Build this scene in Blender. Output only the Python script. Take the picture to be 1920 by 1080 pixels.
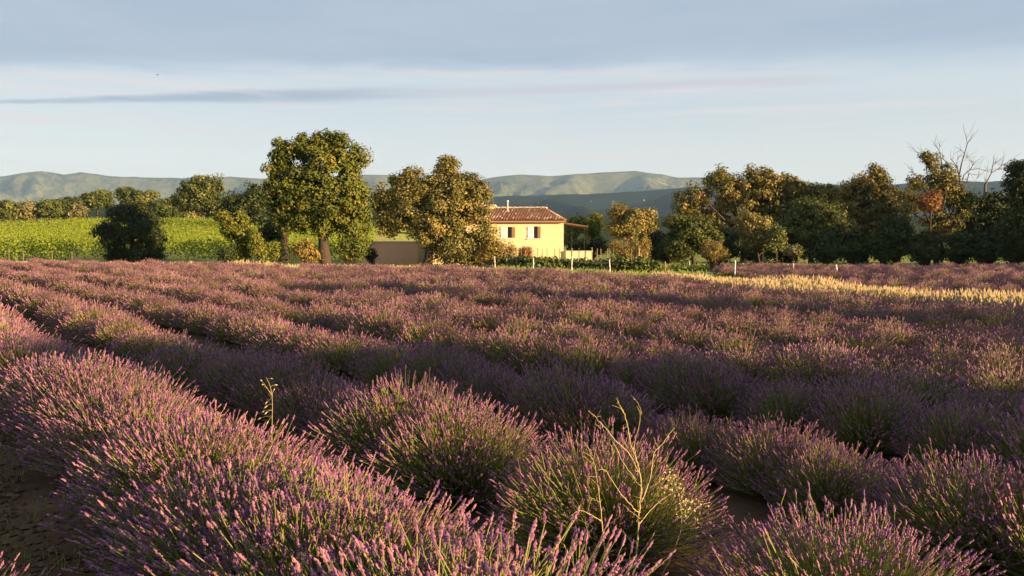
import bpy, math, random
import numpy as np
from mathutils import Vector

for _o in list(bpy.data.objects):
    bpy.data.objects.remove(_o, do_unlink=True)
scene = bpy.context.scene
COL = scene.collection
RNG = np.random.default_rng(7)
random.seed(7)

# ------------------------------------------------------------------ camera
F = 1450.0            # focal length in pixels of a 1920 px wide picture
EYE = 1.70
PITCH = math.atan(90.0 / F)
cam_data = bpy.data.cameras.new('camera')
cam_data.sensor_width = 36.0
cam_data.lens = 36.0 * F / 1920.0
cam_data.clip_start = 0.05
cam_data.clip_end = 60000.0
cam = bpy.data.objects.new('camera', cam_data)
COL.objects.link(cam)
cam.location = (0, 0, EYE)
cam.rotation_euler = (math.pi / 2 - PITCH, 0, 0)
scene.camera = cam

# ------------------------------------------------------------------ sun and sky
SUN_AZ = math.radians(118.0)      # clockwise from +Y (the viewing direction)
SUN_EL = math.radians(10.0)
S_DIR = np.array([math.sin(SUN_AZ) * math.cos(SUN_EL), math.cos(SUN_AZ) * math.cos(SUN_EL), math.sin(SUN_EL)])
sun_data = bpy.data.lights.new('sun', 'SUN')
sun_data.energy = 5.0
sun_data.angle = math.radians(0.5)
sun_data.color = (1.0, 0.68, 0.33)
sun = bpy.data.objects.new('sun', sun_data)
COL.objects.link(sun)
sun.rotation_euler = Vector(S_DIR).to_track_quat('Z', 'Y').to_euler()

scene.view_settings.view_transform = 'Standard'
scene.view_settings.look = 'None'
scene.view_settings.gamma = 1.0
scene.view_settings.use_curve_mapping = False
EXPOSURE = 1.85
scene.view_settings.exposure = EXPOSURE
scene.cycles.max_bounces = 4
scene.cycles.diffuse_bounces = 2
scene.cycles.glossy_bounces = 2
scene.cycles.transmission_bounces = 4
scene.cycles.transparent_max_bounces = 6
scene.cycles.volume_bounces = 0
scene.cycles.caustics_reflective = False
scene.cycles.caustics_refractive = False


class NT:
    """small helper for node trees"""
    def __init__(self, tree):
        self.t = tree
        tree.nodes.clear()

    def n(self, kind, **kw):
        nd = self.t.nodes.new(kind)
        for k, v in kw.items():
            setattr(nd, k, v)
        return nd

    def link(self, a, b):
        self.t.links.new(a, b)

    def _in(self, nd, i, v):
        if hasattr(v, 'is_output') or isinstance(v, bpy.types.NodeSocket):
            self.link(v, nd.inputs[i])
        elif v is not None:
            nd.inputs[i].default_value = v

    def math(self, op, a, b=None, c=None, clamp=False):
        nd = self.n('ShaderNodeMath', operation=op, use_clamp=clamp)
        self._in(nd, 0, a)
        self._in(nd, 1, b)
        self._in(nd, 2, c)
        return nd.outputs[0]

    def mrange(self, v, a, b, c=0.0, d=1.0, smooth=True):
        nd = self.n('ShaderNodeMapRange')
        nd.interpolation_type = 'SMOOTHSTEP' if smooth else 'LINEAR'
        self._in(nd, 0, v)
        for i, q in enumerate((a, b, c, d)):
            self._in(nd, i + 1, q)
        return nd.outputs[0]

    def mix(self, fac, a, b):
        nd = self.n('ShaderNodeMix', data_type='RGBA')
        self._in(nd, 0, fac)
        self._in(nd, 6, a)
        self._in(nd, 7, b)
        return nd.outputs[2]

    def noise(self, vec, scale, detail=4.0, rough=0.55, dist=0.0):
        nd = self.n('ShaderNodeTexNoise')
        if vec is not None:
            self.link(vec, nd.inputs['Vector'])
        nd.inputs['Scale'].default_value = scale
        nd.inputs['Detail'].default_value = detail
        nd.inputs['Roughness'].default_value = rough
        nd.inputs['Distortion'].default_value = dist
        return nd.outputs['Fac']


def rgb(r, g, b):
    return (r, g, b, 1.0)


world = bpy.data.worlds.new('World')
scene.world = world
world.use_nodes = True
W = NT(world.node_tree)
sky = W.n('ShaderNodeTexSky')
sky.sky_type = 'NISHITA'
sky.sun_disc = False
sky.sun_elevation = SUN_EL
sky.sun_rotation = SUN_AZ
sky.altitude = 300
sky.air_density = 1.0
sky.dust_density = 1.4
sky.ozone_density = 2.0
geo = W.n('ShaderNodeTexCoord')
sep = W.n('ShaderNodeSeparateXYZ')
W.link(geo.outputs['Generated'], sep.inputs[0])
dx, dy, dz = sep.outputs
elev = W.math('MULTIPLY', W.math('ARCSINE', dz), 57.2958)            # degrees above the horizon
azim = W.math('MULTIPLY', W.math('ARCTAN2', dx, dy), 57.2958)        # degrees to the right of +Y
# height of a cloud bank that lies straight across the view, as seen along this direction
bank = W.math('MULTIPLY', W.math('ARCTANGENT', W.math('DIVIDE', dz, W.math('MAXIMUM', W.math('ABSOLUTE', dy), 0.55))), 57.2958)
# cloud noise in a plane far overhead-like coordinates, stretched along the horizon
cv = W.n('ShaderNodeCombineXYZ')
W.link(W.math('MULTIPLY', azim, 0.055), cv.inputs[0])
W.link(W.math('MULTIPLY', elev, 0.45), cv.inputs[1])
n1 = W.noise(cv.outputs[0], 1.0, 5, 0.55, 0.4)
n2 = W.noise(cv.outputs[0], 2.7, 5, 0.6, 0.6)
cv2 = W.n('ShaderNodeCombineXYZ')
W.link(W.math('MULTIPLY', azim, 0.035), cv2.inputs[0])
W.link(W.math('MULTIPLY', elev, 1.0), cv2.inputs[1])
n3 = W.noise(cv2.outputs[0], 1.3, 6, 0.6, 0.5)
n4 = W.noise(cv2.outputs[0], 4.5, 6, 0.62, 0.8)
ew = W.math('ADD', bank, W.math('MULTIPLY', W.math('SUBTRACT', n2, 0.5), 2.0))
ew = W.math('ADD', ew, W.math('MULTIPLY', W.math('SUBTRACT', n4, 0.5), 0.5))
# (a) the sheet of cloud above
edge = W.math('ADD', 12.15, W.math('MULTIPLY', W.math('MINIMUM', W.math('MAXIMUM', W.math('SUBTRACT', azim, 4.0), 0.0), 36.0), 0.055))
sheet = W.mrange(W.math('SUBTRACT', ew, edge), -0.6, 1.3)
# (b) long streak below it on the one side
c1 = W.math('ADD', 10.75, W.math('MULTIPLY', azim, 0.022))
half1 = W.mrange(azim, -36.0, -14.0, 0.16, 0.62)
es = W.math('ADD', bank, W.math('ADD', W.math('MULTIPLY', W.math('SUBTRACT', n1, 0.5), 0.4), W.math('MULTIPLY', W.math('SUBTRACT', n4, 0.5), 0.35)))
st1 = W.math('SUBTRACT', 1.0, W.math('DIVIDE', W.math('ABSOLUTE', W.math('SUBTRACT', es, c1)), half1))
st1 = W.math('MULTIPLY', W.math('MULTIPLY', W.mrange(st1, -0.2, 0.8), W.mrange(n2, 0.25, 0.6, 0.55, 1.0)), W.mrange(azim, -2.0, -15.0))
# (c) fine rosy streaks
c2 = W.math('ADD', 10.75, W.math('MULTIPLY', azim, 0.035))
st2 = W.math('SUBTRACT', 1.0, W.math('DIVIDE', W.math('ABSOLUTE', W.math('SUBTRACT', es, c2)), 0.5))
st2 = W.math('MULTIPLY', W.mrange(st2, 0.0, 0.9), W.math('MULTIPLY', W.mrange(azim, -12.0, -2.0), W.mrange(azim, 26.0, 17.0)))
# (d) thin veils
veil = W.math('MULTIPLY', W.mrange(n3, 0.46, 0.68), W.math('MULTIPLY', W.mrange(bank, 3.0, 6.5), W.mrange(bank, 13.5, 11.0)))
veil2 = W.math('MULTIPLY', W.mrange(ew, 9.3, 11.2), W.mrange(ew, 13.2, 11.8))

SKY_STRENGTH = 0.08
K = 1.10 / SKY_STRENGTH / 2 ** EXPOSURE
def cl(r, g, b):   # cloud colours are given as they appear
    return (r * K, g * K, b * K, 1.0)

base = sky.outputs[0]
# lower sky: pale, slightly milky air
milk = W.mix(W.mrange(elev, 0.0, 15.0, 0, 1, False), cl(0.98, 0.90, 0.77), cl(0.385, 0.49, 0.62))
c = W.mix(0.85, base, milk)
c = W.mix(W.math('MULTIPLY', veil2, 0.5), c, cl(0.66, 0.70, 0.74))
c = W.mix(W.math('MULTIPLY', veil, 0.6), c, cl(0.76, 0.70, 0.69))
c = W.mix(W.math('MULTIPLY', st2, 0.6), c, cl(0.56, 0.53, 0.58))
c = W.mix(W.math('MULTIPLY', st1, 0.78), c, cl(0.30, 0.385, 0.50))
sheetcol = W.mix(W.mrange(n1, 0.3, 0.7), cl(0.365, 0.45, 0.575), cl(0.42, 0.495, 0.60))
c = W.mix(W.math('MULTIPLY', sheet, 0.92), c, sheetcol)
bg = W.n('ShaderNodeBackground')
W.link(c, bg.inputs['Color'])
bg.inputs['Strength'].default_value = SKY_STRENGTH
wo = W.n('ShaderNodeOutputWorld')
W.link(bg.outputs[0], wo.inputs['Surface'])


# ------------------------------------------------------------------ pixel <-> place
CP, SP = math.cos(PITCH), math.sin(PITCH)

def ray(px, py):
    x = (px - 960.0) / F
    v = -(py - 540.0) / F
    return np.array([x, CP + v * SP, -SP + v * CP])

def at(px, py, Y):
    r = ray(px, py)
    k = Y / r[1]
    return np.array([r[0] * k, Y, EYE + r[2] * k])

def sstep(a, b, x):
    t = np.clip((np.asarray(x, float) - a) / (b - a), 0, 1)
    return t * t * (3 - 2 * t)

def ground_z(x, y):
    x = np.asarray(x, float)
    y = np.asarray(y, float)
    z = -0.28 * sstep(0.0, 9.0, x) * sstep(400, 150, y)
    rise = 4.3 * sstep(60, 150, y) * sstep(-8, -26, x - 0.0 * y) * sstep(900, 350, y)
    z = z + rise
    z = z + 0.035 * np.sin(x * 0.9 + 1.3) * np.sin(y * 0.7 + 0.4) + 0.03 * np.sin(x * 0.31 + y * 0.23)
    return z

def hit(px, py, h=0.0, ymax=400):
    r = ray(px, py)
    ys = np.concatenate([np.arange(1.0, 80, 0.1), np.arange(80, ymax, 1.0)])
    k = ys / r[1]
    x = r[0] * k
    z = EYE + r[2] * k
    ok = np.nonzero(z <= ground_z(x, ys) + h)[0]
    i = ok[0] if len(ok) else len(ys) - 1
    return np.array([x[i], ys[i], float(ground_z(x[i], ys[i]))])

def gz(x, y):
    return float(ground_z(x, y))


# ------------------------------------------------------------------ mesh helpers
def new_mesh(name, V, faces, tint=None, mats=(), midx=None, smooth=False):
    """faces: list of int arrays (n,3) or (n,4)"""
    V = np.asarray(V, np.float32).reshape(-1, 3)
    me = bpy.data.meshes.new(name)
    me.vertices.add(len(V))
    me.vertices.foreach_set('co', V.ravel())
    faces = [np.asarray(f, np.int32) for f in faces if len(f)]
    loops = np.concatenate([f.ravel() for f in faces])
    counts = np.concatenate([np.full(len(f), f.shape[1], np.int32) for f in faces])
    me.loops.add(len(loops))
    me.loops.foreach_set('vertex_index', loops)
    me.polygons.add(len(counts))
    starts = np.concatenate([[0], np.cumsum(counts)[:-1]]).astype(np.int32)
    me.polygons.foreach_set('loop_start', starts)
    if midx is not None:
        me.polygons.foreach_set('material_index', np.asarray(midx, np.int32))
    me.polygons.foreach_set('use_smooth', np.full(len(counts), bool(smooth)))
    me.update(calc_edges=True)
    if tint is not None:
        a = me.attributes.new('tint', 'FLOAT', 'POINT')
        a.data.foreach_set('value', np.asarray(tint, np.float32))
    for m in mats:
        me.materials.append(m)
    return me


class MB:
    """collects geometry for one mesh"""
    def __init__(self):
        self.V, self.F, self.T, self.n = [], [], [], 0

    def add(self, V, faces, tint=0.5):
        V = np.asarray(V, float).reshape(-1, 3)
        self.V.append(V)
        for f in (faces if isinstance(faces, list) else [faces]):
            self.F.append(np.asarray(f, np.int64) + self.n)
        self.T.append(np.broadcast_to(np.asarray(tint, float), (len(V),)).copy())
        self.n += len(V)
        return self

    def box(self, x0, y0, z0, x1, y1, z1, tint=0.5):
        V = [(x0, y0, z0), (x1, y0, z0), (x1, y1, z0), (x0, y1, z0), (x0, y0, z1), (x1, y0, z1), (x1, y1, z1), (x0, y1, z1)]
        Q = [(0, 3, 2, 1), (4, 5, 6, 7), (0, 1, 5, 4), (1, 2, 6, 5), (2, 3, 7, 6), (3, 0, 4, 7)]
        return self.add(V, np.array(Q), tint)

    def tubes(self, P, R, sides=4, tint=0.5, cap=False):
        V, Fq, T = tubes(P, R, sides, tint)
        self.add(V, Fq, T)
        return self

    def mesh(self, name, mat, smooth=False):
        F4 = [f for f in self.F if f.shape[1] == 4]
        F3 = [f for f in self.F if f.shape[1] == 3]
        fs = []
        if F4:
            fs.append(np.concatenate(F4))
        if F3:
            fs.append(np.concatenate(F3))
        return new_mesh(name, np.concatenate(self.V), fs, np.concatenate(self.T), [mat] if not isinstance(mat, (list, tuple)) else mat, smooth=smooth)

    def obj(self, name, mat, parent=None, smooth=False):
        return link(name, self.mesh(name, mat, smooth), parent)


def tubes(P, R, sides=4, tint=0.5):
    """many tapered tubes: P (n,k,3) centre lines, R (n,k) radii -> verts, quads, tint"""
    P = np.asarray(P, float)
    if P.ndim == 2:
        P = P[None]
    n, k, _ = P.shape
    R = np.broadcast_to(np.asarray(R, float), (n, k))
    ax = P[:, -1] - P[:, 0]
    ax /= np.maximum(np.linalg.norm(ax, axis=1, keepdims=True), 1e-9)
    ref = np.where(np.abs(ax[:, 2:3]) < 0.9, np.array([[0, 0, 1.0]]), np.array([[1.0, 0, 0]]))
    u = np.cross(ax, ref)
    u /= np.linalg.norm(u, axis=1, keepdims=True)
    v = np.cross(ax, u)
    a = np.arange(sides) * 2 * math.pi / sides
    ring = u[:, None, :] * np.cos(a)[None, :, None] + v[:, None, :] * np.sin(a)[None, :, None]   # n,s,3
    V = P[:, :, None, :] + ring[:, None, :, :] * R[:, :, None, None]
    i = np.arange(n)[:, None, None] * (k * sides)
    j = np.arange(k - 1)[None, :, None] * sides
    s = np.arange(sides)[None, None, :]
    s2 = (s + 1) % sides
    q = np.stack([i + j + s, i + j + s2, i + j + sides + s2, i + j + sides + s], -1).reshape(-1, 4)
    tint = np.asarray(tint, float)
    if tint.ndim == 1 and len(tint) == n:
        T = np.repeat(tint, k * sides)
    elif tint.ndim == 2:
        T = np.repeat(tint.ravel(), sides)
    else:
        T = np.full(n * k * sides, float(tint))
    return V.reshape(-1, 3), q, T


def leaf_quads(C, N, L, Wd, tint, rng, roll=None):
    """folded diamond leaves: centres, normals, length, width"""
    n = len(C)
    N = N / np.maximum(np.linalg.norm(N, axis=1, keepdims=True), 1e-9)
    r = rng.normal(size=(n, 3))
    if roll is not None:
        r = r * (1 - roll[1]) + np.asarray(roll[0])[None] * roll[1]
    d = r - N * np.sum(r * N, 1, keepdims=True)
    d /= np.maximum(np.linalg.norm(d, axis=1, keepdims=True), 1e-9)
    w = np.cross(N, d)
    L = np.broadcast_to(np.asarray(L, float), (n,))[:, None]
    Wd = np.broadcast_to(np.asarray(Wd, float), (n,))[:, None]
    a = C - d * L * 0.5
    b = C + w * Wd * 0.5 + d * L * 0.05 + N * Wd * 0.10
    c_ = C + d * L * 0.5 - N * L * 0.10
    e = C - w * Wd * 0.5 + d * L * 0.05 + N * Wd * 0.10
    V = np.stack([a, b, c_, e], 1).reshape(-1, 3)
    q = np.arange(n * 4).reshape(-1, 4)
    return V, q, np.repeat(np.broadcast_to(np.asarray(tint, float), (n,)), 4)


def link(name, me, parent=None):
    o = bpy.data.objects.new(name, me)
    COL.objects.link(o)
    if parent is not None:
        o.parent = parent
    return o

def tag(o, label=None, cat=None, group=None, kind=None):
    if label:
        o['label'] = label
    if cat:
        o['category'] = cat
    if group:
        o['group'] = group
    if kind:
        o['kind'] = kind
    return o

def thing(name, loc, label, cat, group=None, rz=0.0):
    e = bpy.data.objects.new(name, None)
    e.empty_display_size = 0.2
    COL.objects.link(e)
    e.location = loc
    e.rotation_euler = (0, 0, rz)
    return tag(e, label, cat, group)


# ------------------------------------------------------------------ materials
MATS = {}

def tint_mat(name, ca, cb, cc=None, rough=0.7, trans=0.0, objvar=0.0, spec=0.25, noise=None, bump=None, trans_col=None):
    """colour runs ca -> cb (-> cc) along the 'tint' attribute; optional leaf translucency and variation from copy to copy"""
    m = bpy.data.materials.new(name)
    m.use_nodes = True
    t = NT(m.node_tree)
    at_ = t.n('ShaderNodeAttribute', attribute_name='tint')
    fac = at_.outputs['Fac']
    if noise:
        tc = t.n('ShaderNodeTexCoord')
        nz = t.noise(tc.outputs['Object'], noise[0], 5, 0.6)
        fac = t.math('ADD', fac, t.math('MULTIPLY', t.math('SUBTRACT', nz, 0.5), noise[1]), clamp=True)
    ramp = t.n('ShaderNodeValToRGB')
    el = ramp.color_ramp.elements
    el[0].color = rgb(*ca)
    el[-1].color = rgb(*cb)
    if cc:
        el[-1].position = 0.5
        e = el.new(1.0)
        e.color = rgb(*cc)
    t.link(fac, ramp.inputs[0])
    colr = ramp.outputs[0]
    if objvar:
        oi = t.n('ShaderNodeObjectInfo')
        hs = t.n('ShaderNodeHueSaturation')
        t.link(t.mrange(oi.outputs['Random'], 0, 1, 1 - objvar, 1 + objvar, False), hs.inputs['Value'])
        r2 = t.math('FRACT', t.math('MULTIPLY', oi.outputs['Random'], 37.7))
        t.link(t.mrange(r2, 0, 1, 0.5 - objvar * 0.06, 0.5 + objvar * 0.06, False), hs.inputs['Hue'])
        t.link(colr, hs.inputs['Color'])
        colr = hs.outputs[0]
    p = t.n('ShaderNodeBsdfPrincipled')
    t.link(colr, p.inputs['Base Color'])
    p.inputs['Roughness'].default_value = rough
    p.inputs['Specular IOR Level'].default_value = spec
    if bump:
        tc2 = t.n('ShaderNodeTexCoord')
        b = t.n('ShaderNodeBump')
        b.inputs['Strength'].default_value = bump[1]
        b.inputs['Distance'].default_value = bump[2] if len(bump) > 2 else 0.02
        t.link(t.noise(tc2.outputs['Object'], bump[0], 6, 0.6), b.inputs['Height'])
        t.link(b.outputs[0], p.inputs['Normal'])
    sh = p.outputs[0]
    if trans:
        tr = t.n('ShaderNodeBsdfTranslucent')
        if trans_col:
            mx = t.mix(0.5, colr, rgb(*trans_col))
            t.link(mx, tr.inputs['Color'])
        else:
            t.link(colr, tr.inputs['Color'])
        ms = t.n('ShaderNodeMixShader')
        ms.inputs[0].default_value = trans
        t.link(sh, ms.inputs[1])
        t.link(tr.outputs[0], ms.inputs[2])
        sh = ms.outputs[0]
    o = t.n('ShaderNodeOutputMaterial')
    t.link(sh, o.inputs['Surface'])
    MATS[name] = m
    return m


M_SPIKE = tint_mat('lavender_flower', (0.080, 0.032, 0.118), (0.262, 0.112, 0.175), (0.385, 0.185, 0.228), rough=0.8, trans=0.08, objvar=0.10)
M_STEM = tint_mat('lavender_stem', (0.05, 0.083, 0.014), (0.155, 0.182, 0.034), (0.29, 0.25, 0.068), rough=0.65, trans=0.10, objvar=0.08)
M_LAVLEAF = tint_mat('lavender_leaf', (0.04, 0.07, 0.02), (0.10, 0.13, 0.045), rough=0.7, trans=0.12)
M_DRYGRASS = tint_mat('dry_grass', (0.34, 0.25, 0.12), (0.58, 0.45, 0.25), (0.28, 0.27, 0.08), rough=0.7, trans=0.2)
M_GRASS = tint_mat('meadow_grass', (0.10, 0.18, 0.03), (0.26, 0.34, 0.06), (0.50, 0.42, 0.14), rough=0.7, trans=0.25)
M_VINE = tint_mat('vine_leaf', (0.12, 0.16, 0.010), (0.165, 0.21, 0.013), (0.21, 0.25, 0.020), rough=0.6, trans=0.25)
M_VEG = tint_mat('vegetable_leaf', (0.03, 0.05, 0.009), (0.075, 0.105, 0.018), (0.17, 0.19, 0.04), rough=0.5, trans=0.2)
M_BARK = tint_mat('bark', (0.025, 0.018, 0.014), (0.085, 0.06, 0.045), rough=0.9, noise=(6.0, 0.9), bump=(9.0, 0.8))
M_DEADWOOD = tint_mat('dead_wood', (0.08, 0.065, 0.055), (0.19, 0.16, 0.14), rough=0.9, noise=(5.0, 0.6))
M_WEED = tint_mat('dry_weed', (0.26, 0.21, 0.07), (0.56, 0.45, 0.20), rough=0.7, noise=(20.0, 0.5), trans=0.0)
M_WOOD = tint_mat('weathered_wood', (0.12, 0.085, 0.055), (0.34, 0.25, 0.16), rough=0.85, noise=(9.0, 0.7), objvar=0.2)
M_WHITEPOST = tint_mat('whitewashed_post', (0.55, 0.52, 0.46), (0.82, 0.80, 0.74), rough=0.7, noise=(14.0, 0.9), objvar=0.1)
M_WIRE = tint_mat('fence_wire', (0.25, 0.25, 0.25), (0.4, 0.4, 0.4), rough=0.4)
M_PLASTER = tint_mat('ochre_plaster', (0.66, 0.53, 0.31), (0.82, 0.69, 0.43), rough=0.9, noise=(0.7, 1.6), bump=(30.0, 0.15, 0.01))
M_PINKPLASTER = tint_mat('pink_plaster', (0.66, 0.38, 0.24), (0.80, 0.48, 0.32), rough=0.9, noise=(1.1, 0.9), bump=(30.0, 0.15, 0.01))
M_TILE = tint_mat('clay_tile', (0.24, 0.105, 0.06), (0.44, 0.22, 0.13), (0.74, 0.55, 0.40), rough=0.85, noise=(7.0, 0.4))
M_RIDGE = tint_mat('ridge_mortar', (0.55, 0.45, 0.36), (0.70, 0.60, 0.50), rough=0.9, noise=(5.0, 0.6))
M_SHUTTER = tint_mat('white_shutter_paint', (0.76, 0.78, 0.82), (0.84, 0.86, 0.88), rough=0.5)
M_SHUTTERWOOD = tint_mat('shutter_wood', (0.28, 0.13, 0.06), (0.36, 0.18, 0.09), rough=0.6)
M_GLASS = tint_mat('window_glass', (0.012, 0.010, 0.010), (0.02, 0.018, 0.016), rough=0.08, spec=0.5)
M_FRAME = tint_mat('window_wood', (0.17, 0.08, 0.045), (0.22, 0.11, 0.06), rough=0.6)
M_SILL = tint_mat('stone_sill', (0.62, 0.55, 0.50), (0.72, 0.66, 0.60), rough=0.8, noise=(9, 0.6))
M_REED = tint_mat('reed_roof', (0.09, 0.05, 0.03), (0.20, 0.11, 0.06), rough=0.9, noise=(12.0, 0.8))
M_TANK = tint_mat('white_plastic', (0.74, 0.73, 0.70), (0.82, 0.81, 0.78), rough=0.45, noise=(6.0, 0.5))
M_METAL = tint_mat('galvanised_pole', (0.55, 0.53, 0.50), (0.68, 0.66, 0.62), rough=0.45)
M_BIRD = tint_mat('bird_feathers', (0.03, 0.03, 0.035), (0.06, 0.06, 0.065), rough=0.8)
M_FARWALL = tint_mat('far_house_wall', (0.34, 0.32, 0.30), (0.42, 0.40, 0.38), rough=0.9)
M_FARROOF = tint_mat('far_house_roof', (0.34, 0.19, 0.13), (0.42, 0.24, 0.16), rough=0.9)
M_CLOD = tint_mat('soil_clod', (0.07, 0.043, 0.027), (0.15, 0.092, 0.058), rough=1.0, spec=0.05)

LEAVES = {
    'walnut': tint_mat('walnut_leaf', (0.04, 0.062, 0.010), (0.125, 0.145, 0.022), (0.30, 0.235, 0.045), rough=0.55, trans=0.22),
    'holm': tint_mat('holm_oak_leaf', (0.05, 0.058, 0.016), (0.185, 0.165, 0.044), (0.43, 0.30, 0.095), rough=0.6, trans=0.15),
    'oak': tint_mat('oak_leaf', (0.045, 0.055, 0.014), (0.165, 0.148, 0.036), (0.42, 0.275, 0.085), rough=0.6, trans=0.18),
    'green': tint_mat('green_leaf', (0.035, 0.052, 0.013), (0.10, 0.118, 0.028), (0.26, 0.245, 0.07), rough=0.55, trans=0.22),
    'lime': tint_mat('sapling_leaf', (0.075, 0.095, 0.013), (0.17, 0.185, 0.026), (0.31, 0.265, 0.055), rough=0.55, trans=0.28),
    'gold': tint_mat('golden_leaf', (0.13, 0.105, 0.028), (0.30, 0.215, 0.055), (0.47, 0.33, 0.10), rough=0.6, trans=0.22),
    'dark': tint_mat('shade_dark_leaf', (0.018, 0.030, 0.008), (0.042, 0.060, 0.015), (0.10, 0.10, 0.028), rough=0.6, trans=0.15),  # deep green, blackened further so shade on bushes and undergrowth sits in the colour
    'olive': tint_mat('olive_leaf', (0.09, 0.09, 0.036), (0.19, 0.175, 0.07), (0.33, 0.275, 0.12), rough=0.55, trans=0.2),
    'rust': tint_mat('rusty_leaf', (0.13, 0.07, 0.03), (0.30, 0.14, 0.05), (0.42, 0.21, 0.08), rough=0.65, trans=0.2),
    'pine': tint_mat('pine_needle', (0.03, 0.055, 0.02), (0.06, 0.095, 0.03), rough=0.6, trans=0.1),
}


def ground_material():
    m = bpy.data.materials.new('earth')
    m.use_nodes = True
    t = NT(m.node_tree)
    g = t.n('ShaderNodeNewGeometry')
    pos = g.outputs['Position']
    zone = t.n('ShaderNodeAttribute', attribute_name='tint').outputs['Fac']
    na = t.noise(pos, 1.1, 8, 0.65)
    nb = t.noise(pos, 14.0, 6, 0.7)
    nc = t.noise(pos, 0.13, 5, 0.6)
    soil = t.mix(t.mrange(na, 0.3, 0.7), rgb(0.062, 0.036, 0.022), rgb(0.135, 0.08, 0.047))
    soil = t.mix(t.mrange(nb, 0.55, 0.75), soil, rgb(0.17, 0.11, 0.07))
    soil = t.mix(t.math('MULTIPLY', t.mrange(t.noise(pos, 3.3, 4, 0.6), 0.55, 0.7), 0.5), soil, rgb(0.13, 0.12, 0.04))
    gr = t.mix(t.mrange(na, 0.35, 0.65), rgb(0.16, 0.20, 0.04), rgb(0.36, 0.29, 0.10))
    gr = t.mix(t.mrange(nc, 0.4, 0.65), gr, rgb(0.20, 0.25, 0.05))
    far = t.mix(t.mrange(t.noise(pos, 0.012, 6, 0.6), 0.4, 0.6), rgb(0.07, 0.10, 0.03), rgb(0.17, 0.16, 0.06))
    c1 = t.mix(t.mrange(zone, 0.0, 0.5, 0, 1, False), soil, gr)
    c2 = t.mix(t.mrange(zone, 0.6, 1.0, 0, 1, False), c1, far)
    p = t.n('ShaderNodeBsdfPrincipled')
    t.link(c2, p.inputs['Base Color'])
    p.inputs['Roughness'].default_value = 1.0
    p.inputs['Specular IOR Level'].default_value = 0.05
    b = t.n('ShaderNodeBump')
    b.inputs['Strength'].default_value = 0.9
    b.inputs['Distance'].default_value = 0.05
    t.link(t.math('ADD', na, t.math('MULTIPLY', nb, 0.5)), b.inputs['Height'])
    t.link(b.outputs[0], p.inputs['Normal'])
    o = t.n('ShaderNodeOutputMaterial')
    t.link(p.outputs[0], o.inputs['Surface'])
    return m


def hill_material(name, dark, light, rock, rock_amt, scale):
    m = bpy.data.materials.new(name)
    m.use_nodes = True
    t = NT(m.node_tree)
    pos = t.n('ShaderNodeNewGeometry').outputs['Position']
    na = t.noise(pos, 0.0021 * scale, 6, 0.65)
    nb = t.noise(pos, 0.018 * scale, 6, 0.7)
    ncx = t.noise(pos, 0.0042 * scale, 7, 0.7)
    c1 = t.mix(t.mrange(nb, 0.44, 0.56), rgb(*dark), rgb(*light))
    c1 = t.mix(t.math('MULTIPLY', t.mrange(na, 0.42, 0.62), 0.6), c1, rgb(*[q * 1.25 for q in light]))
    c2 = t.mix(t.math('MULTIPLY', t.mrange(ncx, 0.60, 0.70), rock_amt), c1, rgb(*rock))
    p = t.n('ShaderNodeBsdfPrincipled')
    t.link(c2, p.inputs['Base Color'])
    p.inputs['Roughness'].default_value = 1.0
    p.inputs['Specular IOR Level'].default_value = 0.0
    b = t.n('ShaderNodeBump')
    b.inputs['Strength'].default_value = 0.6
    b.inputs['Distance'].default_value = 12.0
    t.link(nb, b.inputs['Height'])
    t.link(b.outputs[0], p.inputs['Normal'])
    o = t.n('ShaderNodeOutputMaterial')
    t.link(p.outputs[0], o.inputs['Surface'])
    return m


# ------------------------------------------------------------------ value noise for terrain
def vnoise(x, y, seed=0):
    xi, yi = np.floor(x).astype(np.int64), np.floor(y).astype(np.int64)
    xf, yf = x - xi, y - yi
    u, v = xf * xf * (3 - 2 * xf), yf * yf * (3 - 2 * yf)
    def h(a, b):
        n = (a * 374761393 + b * 668265263 + seed * 974711) & 0x7fffffff
        n = ((n ^ (n >> 13)) * 1274126177) & 0x7fffffff
        return ((n ^ (n >> 16)) & 0xffff) / 65535.0
    return (h(xi, yi) * (1 - u) + h(xi + 1, yi) * u) * (1 - v) + (h(xi, yi + 1) * (1 - u) + h(xi + 1, yi + 1) * u) * v

def fbm(x, y, seed=0, octv=5, ridged=False):
    s, a, tot = 0.0, 1.0, 0.0
    for o in range(octv):
        q = vnoise(x, y, seed + o)
        if ridged:
            q = 1 - np.abs(2 * q - 1)
        s = s + a * q
        tot += a
        a *= 0.5
        x, y = x * 2.03 + 7.1, y * 2.03 + 3.7
    return s / tot


# ------------------------------------------------------------------ field limits (pixel rows -> distance)
EDGE_PX = np.array([-900, -200, 0, 300, 480, 620, 800, 920, 1000, 1080, 1180, 1250, 1350, 1450, 1560, 1700, 1920, 2300], float)
EDGE_PY = np.array([487, 487, 487, 489, 494, 494, 496, 499, 501, 506, 510, 515, 529, 540, 545, 553, 569, 584], float)
EDGE_Y = np.array([hit(a, b, 0.50)[1] for a, b in zip(EDGE_PX, EDGE_PY)])
NEAR2_PX = np.array([1340, 1450, 1560, 1700, 1920, 2300], float)
NEAR2_Y = np.interp(NEAR2_PX, EDGE_PX, EDGE_Y) + np.array([15.0, 7.0, 3.0, 2.3, 2.0, 2.0])
FAR2_Y = 49.0

def in_field(x, y):
    y = np.maximum(y, 0.05)
    px = 960 + F * x / y
    f1 = y < np.interp(px, EDGE_PX, EDGE_Y)
    f2 = (px > 1345) & (y > np.interp(px, NEAR2_PX, NEAR2_Y)) & (y < FAR2_Y)
    return f1 | f2

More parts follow.
